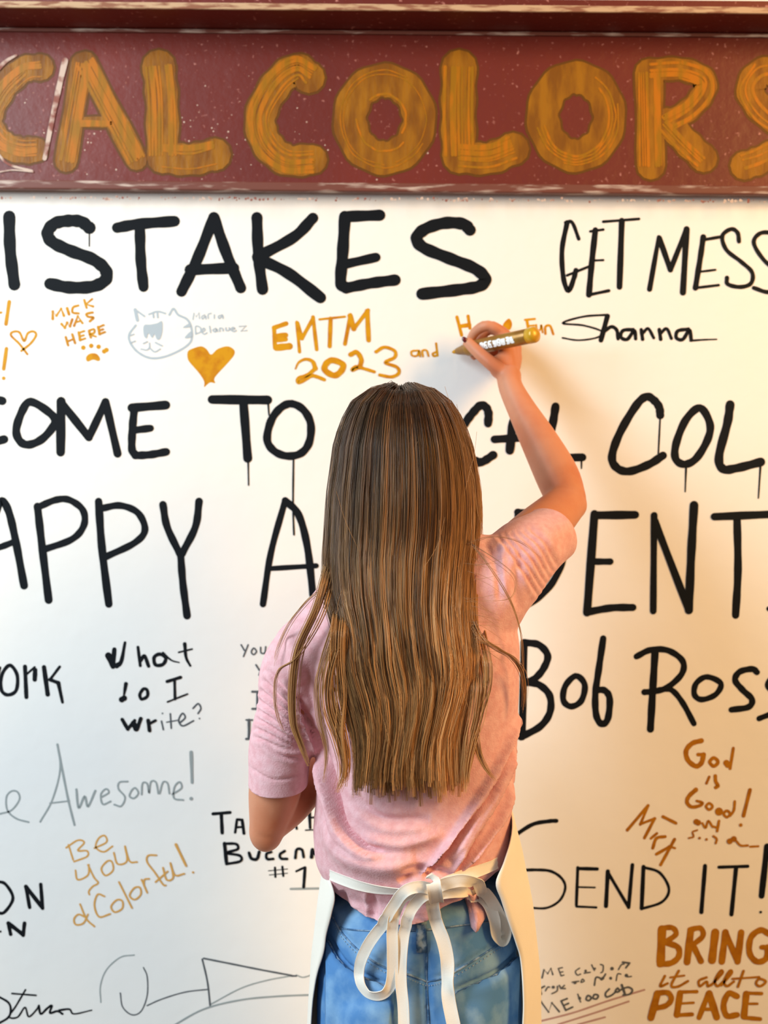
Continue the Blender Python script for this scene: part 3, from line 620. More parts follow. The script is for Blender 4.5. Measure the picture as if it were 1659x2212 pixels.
def patch(name, top, bottom_y, m, parent, trees, t=.0042, nx=22, ny=12, label=None):
    """cloth patch laid on the surface: top edge polyline, bottom edge row"""
    top = spline(top, 6); idx = np.linspace(0, len(top) - 1, nx)
    vs, fs = [], []
    for j in range(ny):
        for i in range(nx):
            k = idx[i]; a = top[int(k)]; b = top[min(len(top) - 1, int(k) + 1)]
            p = a + (b - a) * (k - int(k)); bx, by = bottom_y(i / (nx - 1))
            q = p + (np.array([bx, by]) - p) * j / (ny - 1)
            loc, n = hit(trees, q[0], q[1], .0008 + (t if 0 < i < nx - 1 else t * .4)); vs.append(loc)
    for j in range(ny - 1):
        for i in range(nx - 1):
            k = j * nx + i; fs.append((k, k + 1, k + nx + 1, k + nx))
    me = solid(pydata(name, vs, fs), t * .8)
    return link(name, me, m, parent, label, True)
pl = [(713, 2032), (729, 2069), (754, 2097), (792, 2118), (851, 2138)]
pr = [(975, 2150), (1012, 2135), (1065, 2111), (1098, 2086), (1112, 2068)]
p1 = patch('back_pocket', pl, lambda u: (712 + u * 131, 2235), M_denim, jeans, [jb])
p2 = patch('back_pocket', pr, lambda u: (990 + u * 120, 2235), M_denim, jeans, [jb])
for pk, pp, s in ((p1, pl, 1), (p2, pr, -1)):
    seam_tube('pocket_edge', pp, .0016, M_denim2, jeans, [jb], .0035)
st = stitch('stitching', pl, 10, M_thread, jeans, [jb], .0046); st['kind'] = 'stuff'
st = stitch('stitching', pr, 10, M_thread, jeans, [jb], .0046); st['kind'] = 'stuff'
seam_tube('pocket_edge', [(851, 2138), (845, 2180), (840, 2235)], .0012, M_denim2, jeans, [jb], .003)
seam_tube('pocket_edge', [(975, 2150), (983, 2180), (992, 2235)], .0012, M_denim2, jeans, [jb], .003)
st = stitch('bar_tack', [(984, 2152), (995, 2160), (1004, 2150)], 2, M_thread2, jeans, [jb], .005); st['label'] = 'orange bar tack on the pocket corner'

# ---------------------------------------------------------------- t-shirt
bm = bmesh.new()
sh = [(P(905, 2040, 1.308), .124, .106), (P(903, 1965, 1.306), .117, .098), (P(899, 1915, 1.304), .108, .088), (P(897, 1893, 1.304), .1055, .083), (P(893, 1845, 1.302), .1185, .096),
      (P(890, 1780, 1.302), .1195, .094), (P(894, 1700, 1.302), .1200, .090), (P(902, 1600, 1.300), .1225, .090), (P(896, 1500, 1.298), .129, .090), (P(886, 1400, 1.296), .134, .088),
      (P(880, 1320, 1.296), .120, .078), (P(876, 1255, 1.300), .075, .062), (P(875, 1205, 1.307), .055, .052)]
loft(bm, refine(sh), 44)
SLH = P(599, 1702, 1.30)
loft(bm, refine([(P(715, 1385, 1.30), .046, .055), (P(672, 1402, 1.30), .044, .050), (P(636, 1450, 1.30), .0420, .046), (P(626, 1520, 1.30), .0400, .045), (P(608, 1610, 1.30), .0388, .044), (SLH, .0370, .042), (P(597, 1726, 1.30), .0370, .042)]), 28)
ellipsoid(bm, P(676, 1545, 1.31), (.022, .045, .050))
SRH = P(1180, 1162, 1.352)
sdir = (ELR - SHR).normalized()
loft(bm, refine([(P(1020, 1320, 1.298), .060, .066), (P(1060, 1270, 1.298), .053, .058), (P(1095, 1236, 1.305), .047, .050), (P(1135, 1196, 1.325), .043, .046), (SRH, .038, .040), (SRH + sdir * .02, .038, .040)]), 28)
# shoulder slopes
loft(bm, refine([(P(790, 1285, 1.302), .050, .036), (P(730, 1340, 1.302), .045, .040), (P(680, 1390, 1.302), .042, .042)]), 20)
loft(bm, refine([(P(950, 1255, 1.302), .050, .038), (P(1025, 1236, 1.300), .048, .036), (P(1080, 1228, 1.302), .042, .038)]), 20)
sm = remesh(bm, .0024, 14)
F_lines = []
# left sleeve bunching
for y0, x0, x1, y1, a in ((1446, 575, 660, 1520, -.0032), (1468, 566, 665, 1548, -.004), (1490, 560, 672, 1566, -.0045), (1512, 556, 680, 1588, -.0045), (1533, 556, 684, 1600, -.004), (1552, 552, 685, 1612, -.0045), (1572, 552, 680, 1618, -.004), (1590, 550, 668, 1622, -.003), (1607, 570, 655, 1640, -.0028)):
    F_lines.append((a, 5.5, .55, [(x0, y0), ((x0 + x1) / 2, (y0 + y1) / 2 + 10), (x1, y1)]))
# right sleeve rings
for k in range(6):
    o = k * 15
    F_lines.append((-.0028, 5.5, .5, [(1140 - o * .9, 1136 + o * .25), (1178 - o * .75, 1170 + o * .6), (1203 - o * .55, 1226 + o * .85)]))
# armhole creases, blousing above the tie, long diagonal folds on the right
F_lines += [
 (-.007, 7, .3, [(648, 1500), (672, 1570), (700, 1640), (722, 1700)]),
 (-.010, 7, .9, [(700, 1640), (722, 1720), (745, 1790), (790, 1830), (830, 1838)]),
 (.006, 22, .0, [(705, 1770), (740, 1840), (820, 1870), (900, 1860)]),
 (-.012, 5, .9, [(1134, 1545), (1085, 1645), (1020, 1755), (960, 1845), (915, 1900)]),
 (-.011, 5, .9, [(1122, 1620), (1070, 1720), (1015, 1825), (985, 1890)]),
 (-.010, 5, .9, [(1112, 1690), (1085, 1765), (1040, 1840), (1005, 1885)]),
 (.006, 10, .0, [(1050, 1700), (1010, 1790), (975, 1860)]),
 (.005, 9, .0, [(1100, 1640), (1060, 1730), (1030, 1800)]),
 (-.002, 14, .5, [(1110, 1400), (1060, 1480), (1040, 1560)]), (-.0016, 8, .4, [(1045, 1170), (1075, 1230), (1080, 1300)]), (-.0018, 9, .4, [(1125, 1180), (1115, 1250), (1120, 1320)]), (.0016, 8, .2, [(1090, 1165), (1085, 1220), (1090, 1290)]),
 (.003, 14, .4, [(620, 1360), (640, 1430), (650, 1480)]),
 (-.005, 7, .5, [(860, 1905), (900, 1890), (940, 1898)]), (-.004, 7, .5, [(870, 1880), (920, 1878), (980, 1890)]),
 (-.003, 8, .5, [(735, 1925), (745, 1960), (750, 1985)]), (-.003, 8, .5, [(800, 1925), (806, 1960), (800, 1990)]), (-.0012, 3, .0, [(712, 1935), (760, 1966), (840, 1983), (930, 1978)]),
 (-.003, 12, .5, [(760, 1720), (830, 1770), (930, 1770)]), (.003, 14, .3, [(780, 1810), (870, 1825), (960, 1800)]),
 (-.0014, 3, 0, [(536, 1655), (590, 1684), (655, 1672)]),
]
fold(sm, [(a * (1.8 if w < 6 else 2.0), w, q, p) for a, w, q, p in F_lines], .45)
# broad soft unevenness
co, no = arrays(sm)
nz = np.array([noise.noise(Vector(c) * 11) + .5 * noise.noise(Vector(c) * 26) for c in co])
co += no * (nz * .0032)[:, None]; put(sm, co)
# cut hems
def bisect(me, point, direction, inside=None):
    """cut away everything past the plane; inside limits the cut to nearby faces"""
    bm3 = bmesh.new(); bm3.from_mesh(me)
    fs_ = [f for f in bm3.faces if inside is None or inside(f.calc_center_median())]
    es_ = {e for f in fs_ for e in f.edges}; vs_ = {v for f in fs_ for v in f.verts}
    bmesh.ops.bisect_plane(bm3, geom=list(vs_) + list(es_) + fs_, dist=1e-6, plane_co=point, plane_no=direction, clear_outer=True)
    bm3.to_mesh(me); bm3.free()
hem_x = [600, 712, 740, 770, 805, 840, 870, 900, 930, 948, 965, 985, 1005, 1030, 1060, 1085, 1200]
hem_y = [1940, 1952, 1972, 1985, 1995, 2000, 1999, 1996, 1989, 1972, 1962, 1955, 1952, 1942, 1922, 1908, 1900]
def hem_z(x): # height of the hem for a lateral position, the same line all round the waist
    px = W / 2 + F * x / 1.215
    return np.array([P(829, float(v), 1.215).z for v in np.atleast_1d(np.interp(px, hem_x, hem_y))])
co, no = arrays(sm); co[:, 2] -= hem_z(co[:, 0]); put(sm, co)
bisect(sm, Vector((0, 0, 0)), Vector((0, 0, -1)))
co, no = arrays(sm); co[:, 2] += hem_z(co[:, 0]); put(sm, co)
ldir = (P(598, 1722, 1.30) - P(608, 1610, 1.30)).normalized(); lh = P(600, 1690, 1.30)
ldir = (ldir + Vector((.06, .20, 0))).normalized()
xm = P(672, 1700, 1.30).x
bisect(sm, lh, ldir, lambda c: (c - lh).length < .085 and c.x < xm)
ps = SRH + sdir * .008
bisect(sm, ps, sdir, lambda c: (c - SRH).length < .085)
sm2 = solid(sm, .0018)
M_shirt = mat('pink_heather_cotton', srgb(220, 166, 172), .9, .1, var=(120, srgb(230, 184, 190), .35, .65), bump=(500, .0005), sheen=.1)
shirt = link('t_shirt', sm2, M_shirt, person, 'pale pink heathered short-sleeved t-shirt', True)
sb = bvh_of(sm2)
# folded corner of the shirt tail hanging below the knot
fp = [((1000, 1925), (1045, 1925)), ((1004, 1945), (1049, 1948)), ((1010, 1965), (1049, 1966)), ((1014, 1985), (1043, 1982)), ((1017, 2001), (1030, 2003))]
vs, fs = [], []
for j, (a, b) in enumerate(fp):
    for i in range(9):
        u = i / 8; q = (a[0] + (b[0] - a[0]) * u, a[1] + (b[1] - a[1]) * u)
        loc, n = hit([jb, sb], q[0], q[1], .003); loc.y -= .010 * math.sin(math.pi * u) * (.3 + j * .22) + (.006 if i == 3 else 0)
        vs.append(loc)
for j in range(len(fp) - 1):
    for i in range(8): k = j * 9 + i; fs.append((k, k + 1, k + 10, k + 9))
link('shirt_tail_fold', solid(pydata('shirt_tail_fold', vs, fs), .0016), M_shirt, shirt, None, True)

# belt loop
vs = []
lp = [(910, 1985), (910, 2000), (910, 2020), (910, 2040), (911, 2056)]
path = [hit([jb], *p, .0035 if 0 < i < 4 else .0015)[0] for i, p in enumerate(lp)]
bm2 = bmesh.new(); loft(bm2, [(p, .0062, .0014) for p in path], 12)
me = bpy.data.meshes.new('belt_loop'); bm2.to_mesh(me); bm2.free(); link('belt_loop', me, M_denim2, jeans, None, True)

# ---------------------------------------------------------------- apron
M_apron = mat('white_canvas', srgb(240, 236, 228), .85, .15, bump=(900, .00015), var=(5, srgb(232, 226, 216), .4, .6))
ax = P(898, 1900, 1.3).x
rows = []   # py, cx, A_left, A_right, B, theta_left, theta_right  (radians past the side, towards the back)
def apx(v, py): return P(v, py, 1.29).x
prof = [ (1300, 790, 960, .100, 60, 60), (1500, 770, 1010, .112, 55, 45), (1700, 740, 1080, .115, 48, 15), (1745, 728, 1103, .113, 40, -6), (1800, 716, 1118, .108, 20, -30), (1830, 708, 1126, .104, 8, -40), (1862, 701, 1133, .103, -14, -48),
         (1900, 694, 1141, .103, -32, -46), (1945, 687, 1149, .104, -32, -43), (1995, 684, 1153, .106, -27, -38), (2035, 681, 1156, .108, -25, -35), (2114, 674, 1164, .116, -16, -36), (2212, 667, 1167, .122, -14, -38), (2500, 655, 1180, .13, -18, -38), (2900, 640, 1195, .135, -18, -36)]
arr = spline([np.array(p, float) for p in prof], 6)
vs, fs = [], []; NT = 60
for r in arr:
    py, xl, xr, B, tl, tr = r
    c = apx(905, py); Al = c - apx(xl, py); Ar = apx(xr, py) - c; z = P(905, py, 1.29).z
    t0, t1 = math.radians(tr), math.radians(180 - tl)
    for i in range(NT + 1):
        t = t0 + (t1 - t0) * i / NT; cs, sn = math.cos(t), math.sin(t)
        A = Ar if cs > 0 else Al
        rip = .0025 * math.sin(i * .9 + py * .004) * min(1, max(0, (py - 1850) / 200)) * (1 if 4 < i < NT - 4 else .3)
        vs.append((c + (A + rip) * cs, 1.305 + (B + .012 + rip) * sn, z))
for j in range(len(arr) - 1):
    for i in range(NT): k = j * (NT + 1) + i; fs.append((k, k + 1, k + NT + 2, k + NT + 1))
apron = link('apron', solid(pydata('apron', vs, fs), .0015), M_apron, person, 'white canvas apron tied behind the waist', True)
ab = bvh_of(apron.data)
def ribbon(name, pts, w, parent, off=.006, label=None, trees=None, seg=8):
    """pts: px, py, extra lift towards the camera (m), roll deg"""
    trees = trees or [jb, sb, ab]
    arr = spline([np.array(p, float) for p in pts], seg)
    path = []
    for q in arr:
        loc, n = hit(trees, q[0], q[1], 0)
        loc = P(q[0], q[1], loc.y - off - q[2]); path.append(loc)
    for _ in range(6):       # even the depth
        path = [path[0]] + [Vector((path[i].x, (path[i - 1].y + path[i].y + path[i + 1].y) / 3, path[i].z)) for i in range(1, len(path) - 1)] + [path[-1]]
    vs, fs = [], []; n = len(path)
    for i in range(n):
        t = (path[min(n - 1, i + 1)] - path[max(0, i - 1)]).normalized()
        u = t.cross(Vector((0, -1, 0))).normalized()
        u = Matrix.Rotation(math.radians(arr[i][3]), 3, t) @ u
        nn = t.cross(u)
        for k in range(5):
            s = (k - 2) / 2; vs.append(path[i] + u * w / 2 * s + nn * (.0011 * (abs(s) == .5) + .0003 * (s == 0)))
    for i in range(n - 1):
        for k in range(4): a = i * 5 + k; fs.append((a, a + 1, a + 6, a + 5))
    rm = solid(pydata(name, vs, fs), .0009)
    o = link(name, rm, M_apron, parent, label, True); rm.set_sharp_from_angle(angle=math.radians(40)); return o
ribbon('waist_tie', [(711, 1890, 0, 0), (738, 1901, 0, 0), (775, 1914, 0, 10), (820, 1923, 0, 25), (880, 1927, .002, 40), (935, 1924, .004, 20)], .0115, apron, .004)
ribbon('waist_tie', [(1076, 1864, 0, 0), (1060, 1872, 0, 0), (1030, 1883, 0, 15), (990, 1895, 0, 30), (945, 1915, .004, 20)], .0125, apron, .004)
ribbon('bow_loop', [(936, 1922, .010, 0), (905, 1916, .014, 15), (875, 1926, .020, 10), (851, 1955, .024, 0), (826, 1998, .022, 0), (795, 2042, .018, 10), (777, 2084, .014, 20), (777, 2122, .012, 30), (793, 2147, .011, 30),
     (815, 2153, .011, 20), (836, 2143, .011, 20), (847, 2115, .012, 5), (848, 2060, .016, 0), (848, 2005, .020, 5), (857, 1965, .018, 10), (878, 1938, .012, 20), (935, 1930, .006, 10)], .0125, apron, .004)
ribbon('bow_loop', [(940, 1918, .010, 0), (968, 1908, .014, 0), (1000, 1903, .018, 0), (1032, 1913, .022, 5), (1058, 1942, .022, 5), (1080, 1980, .018, 0), (1092, 2012, .012, 20), (1086, 2031, .008, 50), (1073, 2018, .010, 30),
     (1068, 1985, .014, 15), (1053, 1950, .014, 25), (1026, 1930, .012, 35), (985, 1926, .010, 25), (945, 1930, .006, 10)], .0135, apron, .004)
ribbon('tie_tail', [(940, 1928, .008, 0), (912, 1938, .014, 10), (888, 1966, .018, 5), (874, 2010, .016, 0), (867, 2065, .012, 15), (866, 2120, .010, 0), (871, 2180, .008, 10), (873, 2260, .006, 0)], .0125, apron, .005)
ribbon('tie_tail', [(936, 1930, .008, 0), (934, 1955, .010, 10), (943, 1995, .010, 15), (958, 2035, .010, 0), (966, 2075, .010, 0), (966, 2120, .010, 35), (969, 2160, .010, 5), (982, 2225, .008, 0)], .0150, apron, .005)
# knot: a wrapped band
kc, _ = hit([sb, jb], 941, 1926, 0)
kc = P(939, 1925, kc.y - .020)
ribbon('knot', [(934, 1900, .012, 0), (936, 1907, .021, 0), (939, 1926, .025, 0), (942, 1944, .021, 0), (944, 1953, .010, 0)], .0160, apron, .004)
# neck loop (under the hair)
for s in (-1, 1):
    bm2 = bmesh.new(); zz = P(880, 1300, 1.3).z
    loft(bm2, refine([(Vector((ax + s * .055, 1.405, zz)), .008, .0012), (Vector((ax + s * .062, 1.36, zz + .06)), .008, .0012), (Vector((ax + s * .05, 1.28, zz + .075)), .008, .0012), (Vector((ax + s * .0, 1.238, zz + .062)), .008, .0012)], 6), 10)
    me = bpy.data.meshes.new('neck_strap'); bm2.to_mesh(me); bm2.free(); link('neck_strap', me, M_apron, apron, None, True)
# shoes (outside the frame)
M_shoe = mat('white_canvas_shoe', srgb(225, 222, 215), .7, .2); 
for s, hx in ((-1, 850), (1, 965)):
    hip = P(hx, 2140, 1.31); ax0 = hip.x + s * .015
    bm2 = bmesh.new()
    loft(bm2, refine([(Vector((ax0, 1.245, .05)), .034, .045), (Vector((ax0, 1.30, .05)), .038, .048), (Vector((ax0 + s * .004, 1.38, .036)), .042, .034), (Vector((ax0 + s * .006, 1.455, .028)), .036, .024)]), 20)
    for v in bm2.verts: v.co.z = max(v.co.z, 0.0)
    me = bpy.data.meshes.new('shoe'); bm2.to_mesh(me); bm2.free(); link('shoe', me, M_shoe, person, None, True)

# ---------------------------------------------------------------- hair
pyK = [835, 851, 862, 880, 915, 960, 1010, 1060, 1110, 1160, 1220, 1300, 1400, 1500, 1600, 1690, 1730]
Lk  = [868, 808, 784, 765, 746, 730, 722, 714, 709, 706, 701, 700, 728, 742, 752, 758, 760]
Rk  = [868, 937, 958, 976, 998, 1016, 1027, 1034, 1038, 1036, 1030, 1032, 1034, 1028, 1015, 1004, 1002]
Yb  = [1.320, 1.282, 1.262, 1.242, 1.228, 1.218, 1.212, 1.208, 1.207, 1.208, 1.205, 1.196, 1.186, 1.184, 1.186, 1.188, 1.190]   # back of the hair
Ye  = [1.322, 1.325, 1.328, 1.33, 1.332, 1.333, 1.333, 1.330, 1.325, 1.310, 1.285, 1.240, 1.212, 1.204, 1.202, 1.202, 1.204]   # at the sides
def hair_point(a, py, inset=0.0):
    L = np.interp(py, pyK, Lk); Rr = np.interp(py, pyK, Rk); yb = np.interp(py, pyK, Yb); ye = np.interp(py, pyK, Ye)
    c = (L + Rr) / 2; hw = (Rr - L) / 2
    sn, cs = math.sin(a), math.cos(a)
    y = ye - (ye - yb) * cs + inset * cs
    return c + (hw - inset * 1600) * sn, py, y
M_hair = bpy.data.materials.new('hair_strands'); M_hair.use_nodes = True
nt = M_hair.node_tree; b = nt.nodes['Principled BSDF']
at = nt.nodes.new('ShaderNodeAttribute'); at.attribute_name = 'col'
nt.links.new(at.outputs['Color'], b.inputs['Base Color']); b.inputs['Roughness'].default_value = .32; b.inputs['Specular IOR Level'].default_value = .55
M_hair0 = mat('hair_underlayer', srgb(66, 42, 26), .6, .3, var=(60, srgb(100, 66, 38), .4, .6), aniso_scale=(6, 6, .3))
# solid under-volume of the hair
vs, fs = [], []; NA = 40; rowsY = list(np.linspace(858, 1640, 60))
for py in rowsY:
    amax = math.radians(np.interp(py, [835, 1000, 1180, 1300], [118, 116, 100, 80]))
    ins = np.interp(py, [842, 1200, 1640], [.010, .010, .006])
    for i in range(NA + 1):
        a = -amax + 2 * amax * i / NA; x, yy, d = hair_point(a, py, ins + (.006 if py > 1400 else 0)); vs.append(P(x, yy, d))
for j in range(len(rowsY) - 1):
    for i in range(NA): k = j * (NA + 1) + i; fs.append((k, k + 1, k + NA + 2, k + NA + 1))
me0 = solid(pydata('hair', vs, fs), .004)
hair = link('hair', me0, M_hair0, person, 'long straight brown hair with golden highlights', True)

SV, SF, SC = [], [], []          # strand buffers
def strand(pts, r0, r1, c0, c1):
    n = len(pts); base = len(SV)
    T = [(pts[min(n - 1, i + 1)] - pts[max(0, i - 1)]) for i in range(n)]
    for i in range(n):
        t = T[i] / (np.linalg.norm(T[i]) + 1e-9)
        u = np.cross(t, (0, 1, 0)); u /= (np.linalg.norm(u) + 1e-9); v = np.cross(t, u)
        f = i / (n - 1); r = r0 if f < .75 else r0 + (r1 - r0) * (f - .75) / .25
        c = c0 + (c1 - c0) * f
        for k in range(3):
            a = 2 * math.pi * k / 3 + math.pi / 2
            SV.append(pts[i] + r * (u * math.cos(a) + v * math.sin(a))); SC.append(c)
    for i in range(n - 1):
        for k in range(3):
            a = base + i * 3; SF.append((a + k, a + (k + 1) % 3, a + 3 + (k + 1) % 3, a + 3 + k))
DK = np.array(srgb(44, 26, 18)[:3]); MD = np.array(srgb(116, 76, 48)[:3]); GD = np.array(srgb(222, 166, 104)[:3]); RD = np.array(srgb(84, 38, 22)[:3])
def lerp(a, b, t): return a + (b - a) * t
NL = 230
locks = []
for li in range(NL):
    inner = li % 3 == 0
    a0 = math.asin(random.uniform(-1, 1)) * (1.0 if random.random() < .75 else 1.25)
    end = random.gauss(1702, 15) if not inner else random.uniform(1620, 1715)
    end -= 12 * abs(math.sin(a0)) ** 3
    tone = random.random()
    sa = math.sin(a0)
    hl = np.clip(.16 + .30 * (sa > .45) + (.5 if tone > .80 else 0), 0, .95)  # right-hand boost paints the warm-lit side into the lock colour
    # wave
    locks.append(dict(a=a0, end=end, ins=random.uniform(.004, .010) if inner else random.uniform(-.0005, .004), ph=random.uniform(0, 6.28), wa=random.uniform(.4, 1.0), hl=hl, dark=random.random() ** 1.5, tone=tone, r=random.uniform(.0016, .0048), n=34))
for li in range(70):          # narrow light streaks lying on top
    a0 = math.asin(random.uniform(-1, 1)) * 1.05
    locks.append(dict(a=a0, end=random.gauss(1702, 12), ins=random.uniform(-.0022, -.0006), ph=random.uniform(0, 6.28), wa=random.uniform(.4, 1.0), hl=random.uniform(.65, 1.0) + (.15 if math.sin(a0) > .4 else 0), dark=1, tone=1, r=random.uniform(.0007, .0015), n=9))
def guide(lk, n=27):
    out = []
    start = 851 + 4 * random.random(); sa = math.sin(lk['a'])
    out.append(np.array(P(862 + 8 * sa, 860, 1.378))); out.append(np.array(P(870 + 32 * sa, 839 + 5 * sa * sa + lk['ins'] * 900, 1.330)))
    for i in range(n - 2):
        f = i / (n - 3); py = start + (lk['end'] - start) * (f ** 1.25 * .55 + f * .45)
        a = lk['a']
        aa = a * np.interp(py, [836, 900, 1200, 1320], [1.0, 1.0, .97, .90 if abs(a) < 1.5 else .82])
        wave = (.45 + .55 * lk['wa']) * np.interp(py, [1200, 1330, 1450, 1600, 1730], [0, 3, 10, 12, 5])
        x, yy, d = hair_point(aa, py, lk['ins'])
        x += wave * math.sin((py - 1150) / 50 + lk['ph'] * .16 + a * 1.6)
        d += .0022 * lk['wa'] * math.sin((py) / 48 + lk['ph']) * np.interp(py, [1000, 1400], [0, 1])
        out.append(np.array(P(x, yy, d)))
    return np.array(out)
for lk in locks:
    g = guide(lk); n = len(g)
    T = np.gradient(g, axis=0); T /= np.linalg.norm(T, axis=1)[:, None]
    U = np.cross(T, np.array([0, 1, 0])); U /= np.linalg.norm(U, axis=1)[:, None]; V = np.cross(T, U)
    for s in range(lk['n']):
        ang, rr = random.uniform(0, 6.28), math.sqrt(random.random())
        spread = np.interp(np.linspace(0, 1, n), [0, .12, .5, .8, 1], [2.4, 2.1, 1.5, 1.25, .5]) * lk['r']
        dr = random.gauss(0, .0012) * np.linspace(0, 1, n) ** 1.5
        jit = .0005 * np.sin(np.linspace(0, random.uniform(8, 22), n) + random.uniform(0, 6))
        pts = g + U * (spread * rr * math.cos(ang) + dr + jit)[:, None] + V * (spread * .6 * rr * math.sin(ang))[:, None]
        m = n - int(random.random() ** 3 * 4)
        h = float(np.clip(lk['hl'] + random.gauss(0, .12), 0, 1))
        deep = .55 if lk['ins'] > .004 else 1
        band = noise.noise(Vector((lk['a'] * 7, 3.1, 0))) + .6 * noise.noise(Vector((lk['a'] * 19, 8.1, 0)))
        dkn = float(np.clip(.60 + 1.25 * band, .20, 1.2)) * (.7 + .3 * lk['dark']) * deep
        gold = float(np.clip((math.sin(lk['a']) - .42) * 3, 0, 1)); h = min(1, h + .25 * gold); dkn = max(dkn, .75 * gold)  # right-hand locks tinted golden: warm light and sheen painted into the strand colour
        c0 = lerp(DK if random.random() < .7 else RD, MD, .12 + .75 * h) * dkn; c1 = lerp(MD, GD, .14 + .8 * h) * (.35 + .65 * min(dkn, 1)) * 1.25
        if lk['tone'] == 1 or gold > .3: c0 = c0 * (1 + .25 * max(gold, .5)); c1 = c1 * (1 + .25 * max(gold, .3))  # extra brightness paints a specular sheen on streaks and right-hand locks
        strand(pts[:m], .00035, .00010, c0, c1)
def loose(pts3, count, r, spread, h, ramp=.07):
    """a stray lock through (px, py, y) points"""
    arr = np.array(spline([np.array(p, float) for p in pts3], 8))
    g = np.array([np.array(P(*q)) for q in arr]); n = len(g)
    for s in range(count):
        o = np.array([random.gauss(0, spread), random.gauss(0, spread * .5), 0])
        env = np.interp(np.linspace(0, 1, n), [0, .5, 1], [1.2, 1, .5])[:, None]
        wob = np.array([1, .3, 0]) * (random.gauss(0, .0010) * np.sin(np.linspace(0, 3.14 * random.uniform(1, 2.5), n)))[:, None]
        m = n - int(random.random() * n * .12); gg = g.copy(); kk = min(12, n); gg[:kk, 1] += np.linspace(ramp, 0, kk) if count > 1 else 0
        hh = np.clip(h + random.gauss(0, .15), 0, 1)
        strand((gg + o * env + wob)[:m], r, r * .3, lerp(MD, GD, hh * .6), lerp(MD, GD, .4 + .6 * hh))
loose([(722, 1150, 1.26), (706, 1230, 1.235), (685, 1310, 1.225), (645, 1400, 1.235), (633, 1480, 1.24), (634, 1560, 1.238), (650, 1610, 1.238), (668, 1655, 1.236)], 46, .00045, .0032, .75)
loose([(735, 1180, 1.24), (712, 1270, 1.215), (690, 1340, 1.210), (640, 1420, 1.232), (600, 1450, 1.245), (594, 1510, 1.245), (605, 1560, 1.245), (622, 1595, 1.245)], 9, .0004, .0022, .6)
loose([(730, 1180, 1.24), (700, 1260, 1.225), (660, 1300, 1.235), (625, 1345, 1.25), (600, 1400, 1.255), (592, 1440, 1.252)], 5, .0004, .003, .6)
loose([(745, 1240, 1.21), (725, 1340, 1.200), (700, 1420, 1.202), (688, 1480, 1.205), (692, 1550, 1.205), (706, 1620, 1.205), (700, 1690, 1.205)], 14, .0004, .0022, .65)
loose([(745, 1240, 1.205), (728, 1330, 1.196), (722, 1420, 1.196), (724, 1500, 1.197), (742, 1580, 1.197), (752, 1640, 1.197), (748, 1700, 1.197)], 34, .00038, .0030, .8)
loose([(750, 1200, 1.205), (738, 1330, 1.193), (735, 1420, 1.193), (740, 1500, 1.193), (735, 1580, 1.194), (742, 1650, 1.194), (738, 1705, 1.195)], 20, .00035, .0040, .7)
loose([(760, 1250, 1.205), (735, 1370, 1.196), (712, 1460, 1.196), (712, 1530, 1.198), (735, 1600, 1.198), (745, 1660, 1.198), (728, 1712, 1.198)], 50, .00045, .0038, .6)
loose([(1000, 1270, 1.21), (1035, 1368, 1.192), (1075, 1402, 1.195), (1105, 1420, 1.210), (1126, 1450, 1.228), (1133, 1490, 1.235), (1130, 1540, 1.24)], 18, .00035, .0022, .55, .035)
loose([(1005, 1150, 1.22), (1060, 1225, 1.215), (1105, 1300, 1.222), (1127, 1370, 1.23), (1132, 1450, 1.238), (1134, 1540, 1.242)], 5, .00028, .0018, .6, .035)
loose([(1030, 1300, 1.21), (1050, 1400, 1.195), (1052, 1480, 1.192), (1030, 1560, 1.192), (1032, 1620, 1.192), (1050, 1660, 1.193), (1072, 1688, 1.195)], 22, .00045, .0026, .75)
loose([(1025, 1380, 1.195), (1042, 1450, 1.19), (1034, 1540, 1.19), (1020, 1600, 1.19), (1010, 1660, 1.19), (1006, 1712, 1.19)], 36, .00045, .0036, .7)
loose([(1005, 1170, 1.215), (1075, 1215, 1.215), (1108, 1250, 1.222), (1100, 1290, 1.215), (1060, 1300, 1.210)], 3, .00022, .002, .2, .03)
loose([(1005, 1180, 1.215), (1060, 1160, 1.228), (1120, 1170, 1.245), (1165, 1205, 1.26)], 3, .00022, .003, .2, .03)
for i in range(26):    # fine static hairs at the right shoulder
    x, y = random.uniform(1000, 1030), random.uniform(1200, 1420); q = random.uniform(-20, 60)
    loose([(x, y, 1.205), (x + 30, y + q * .3, 1.198), (x + 70, y + q, 1.198)], 1, .00018, .0004, .3)
for i in range(22):    # single flyaways over the back
    x = random.uniform(700, 1040); y = random.uniform(900, 1500); a = random.uniform(-.8, .8)
    y0 = float(np.interp(y, pyK, Yb)) - .002
    loose([(x, y, y0), (x + a * 25, y + 60, y0 - .001), (x + a * 60 + random.gauss(0, 12), y + 140, y0 - .001)], 1, .00020, .0005, .6)
for i in range(26):    # soft fuzz on the outline
    s = random.choice((-1, 1)); y = random.uniform(860, 1280)
    xx = float(np.interp(y, pyK, Rk if s > 0 else Lk)); yy = 1.30
    loose([(xx - s * 10, y - 40, yy), (xx + s * 4, y, yy), (xx + s * random.uniform(2, 9), y + 60, yy), (xx - s * 4, y + 120, yy)], 1, .00022, .0004, .7)
sv = np.array(SV); sme = bpy.data.meshes.new('hair_strands')
sme.vertices.add(len(sv)); sme.vertices.foreach_set('co', sv.ravel())
fa = np.array(SF, dtype=np.int32); sme.loops.add(fa.size); sme.loops.foreach_set('vertex_index', fa.ravel())
sme.polygons.add(len(fa)); sme.polygons.foreach_set('loop_start', np.arange(0, fa.size, 4, dtype=np.int32))
sme.update(calc_edges=True)
ca = sme.color_attributes.new('col', 'FLOAT_COLOR', 'POINT')
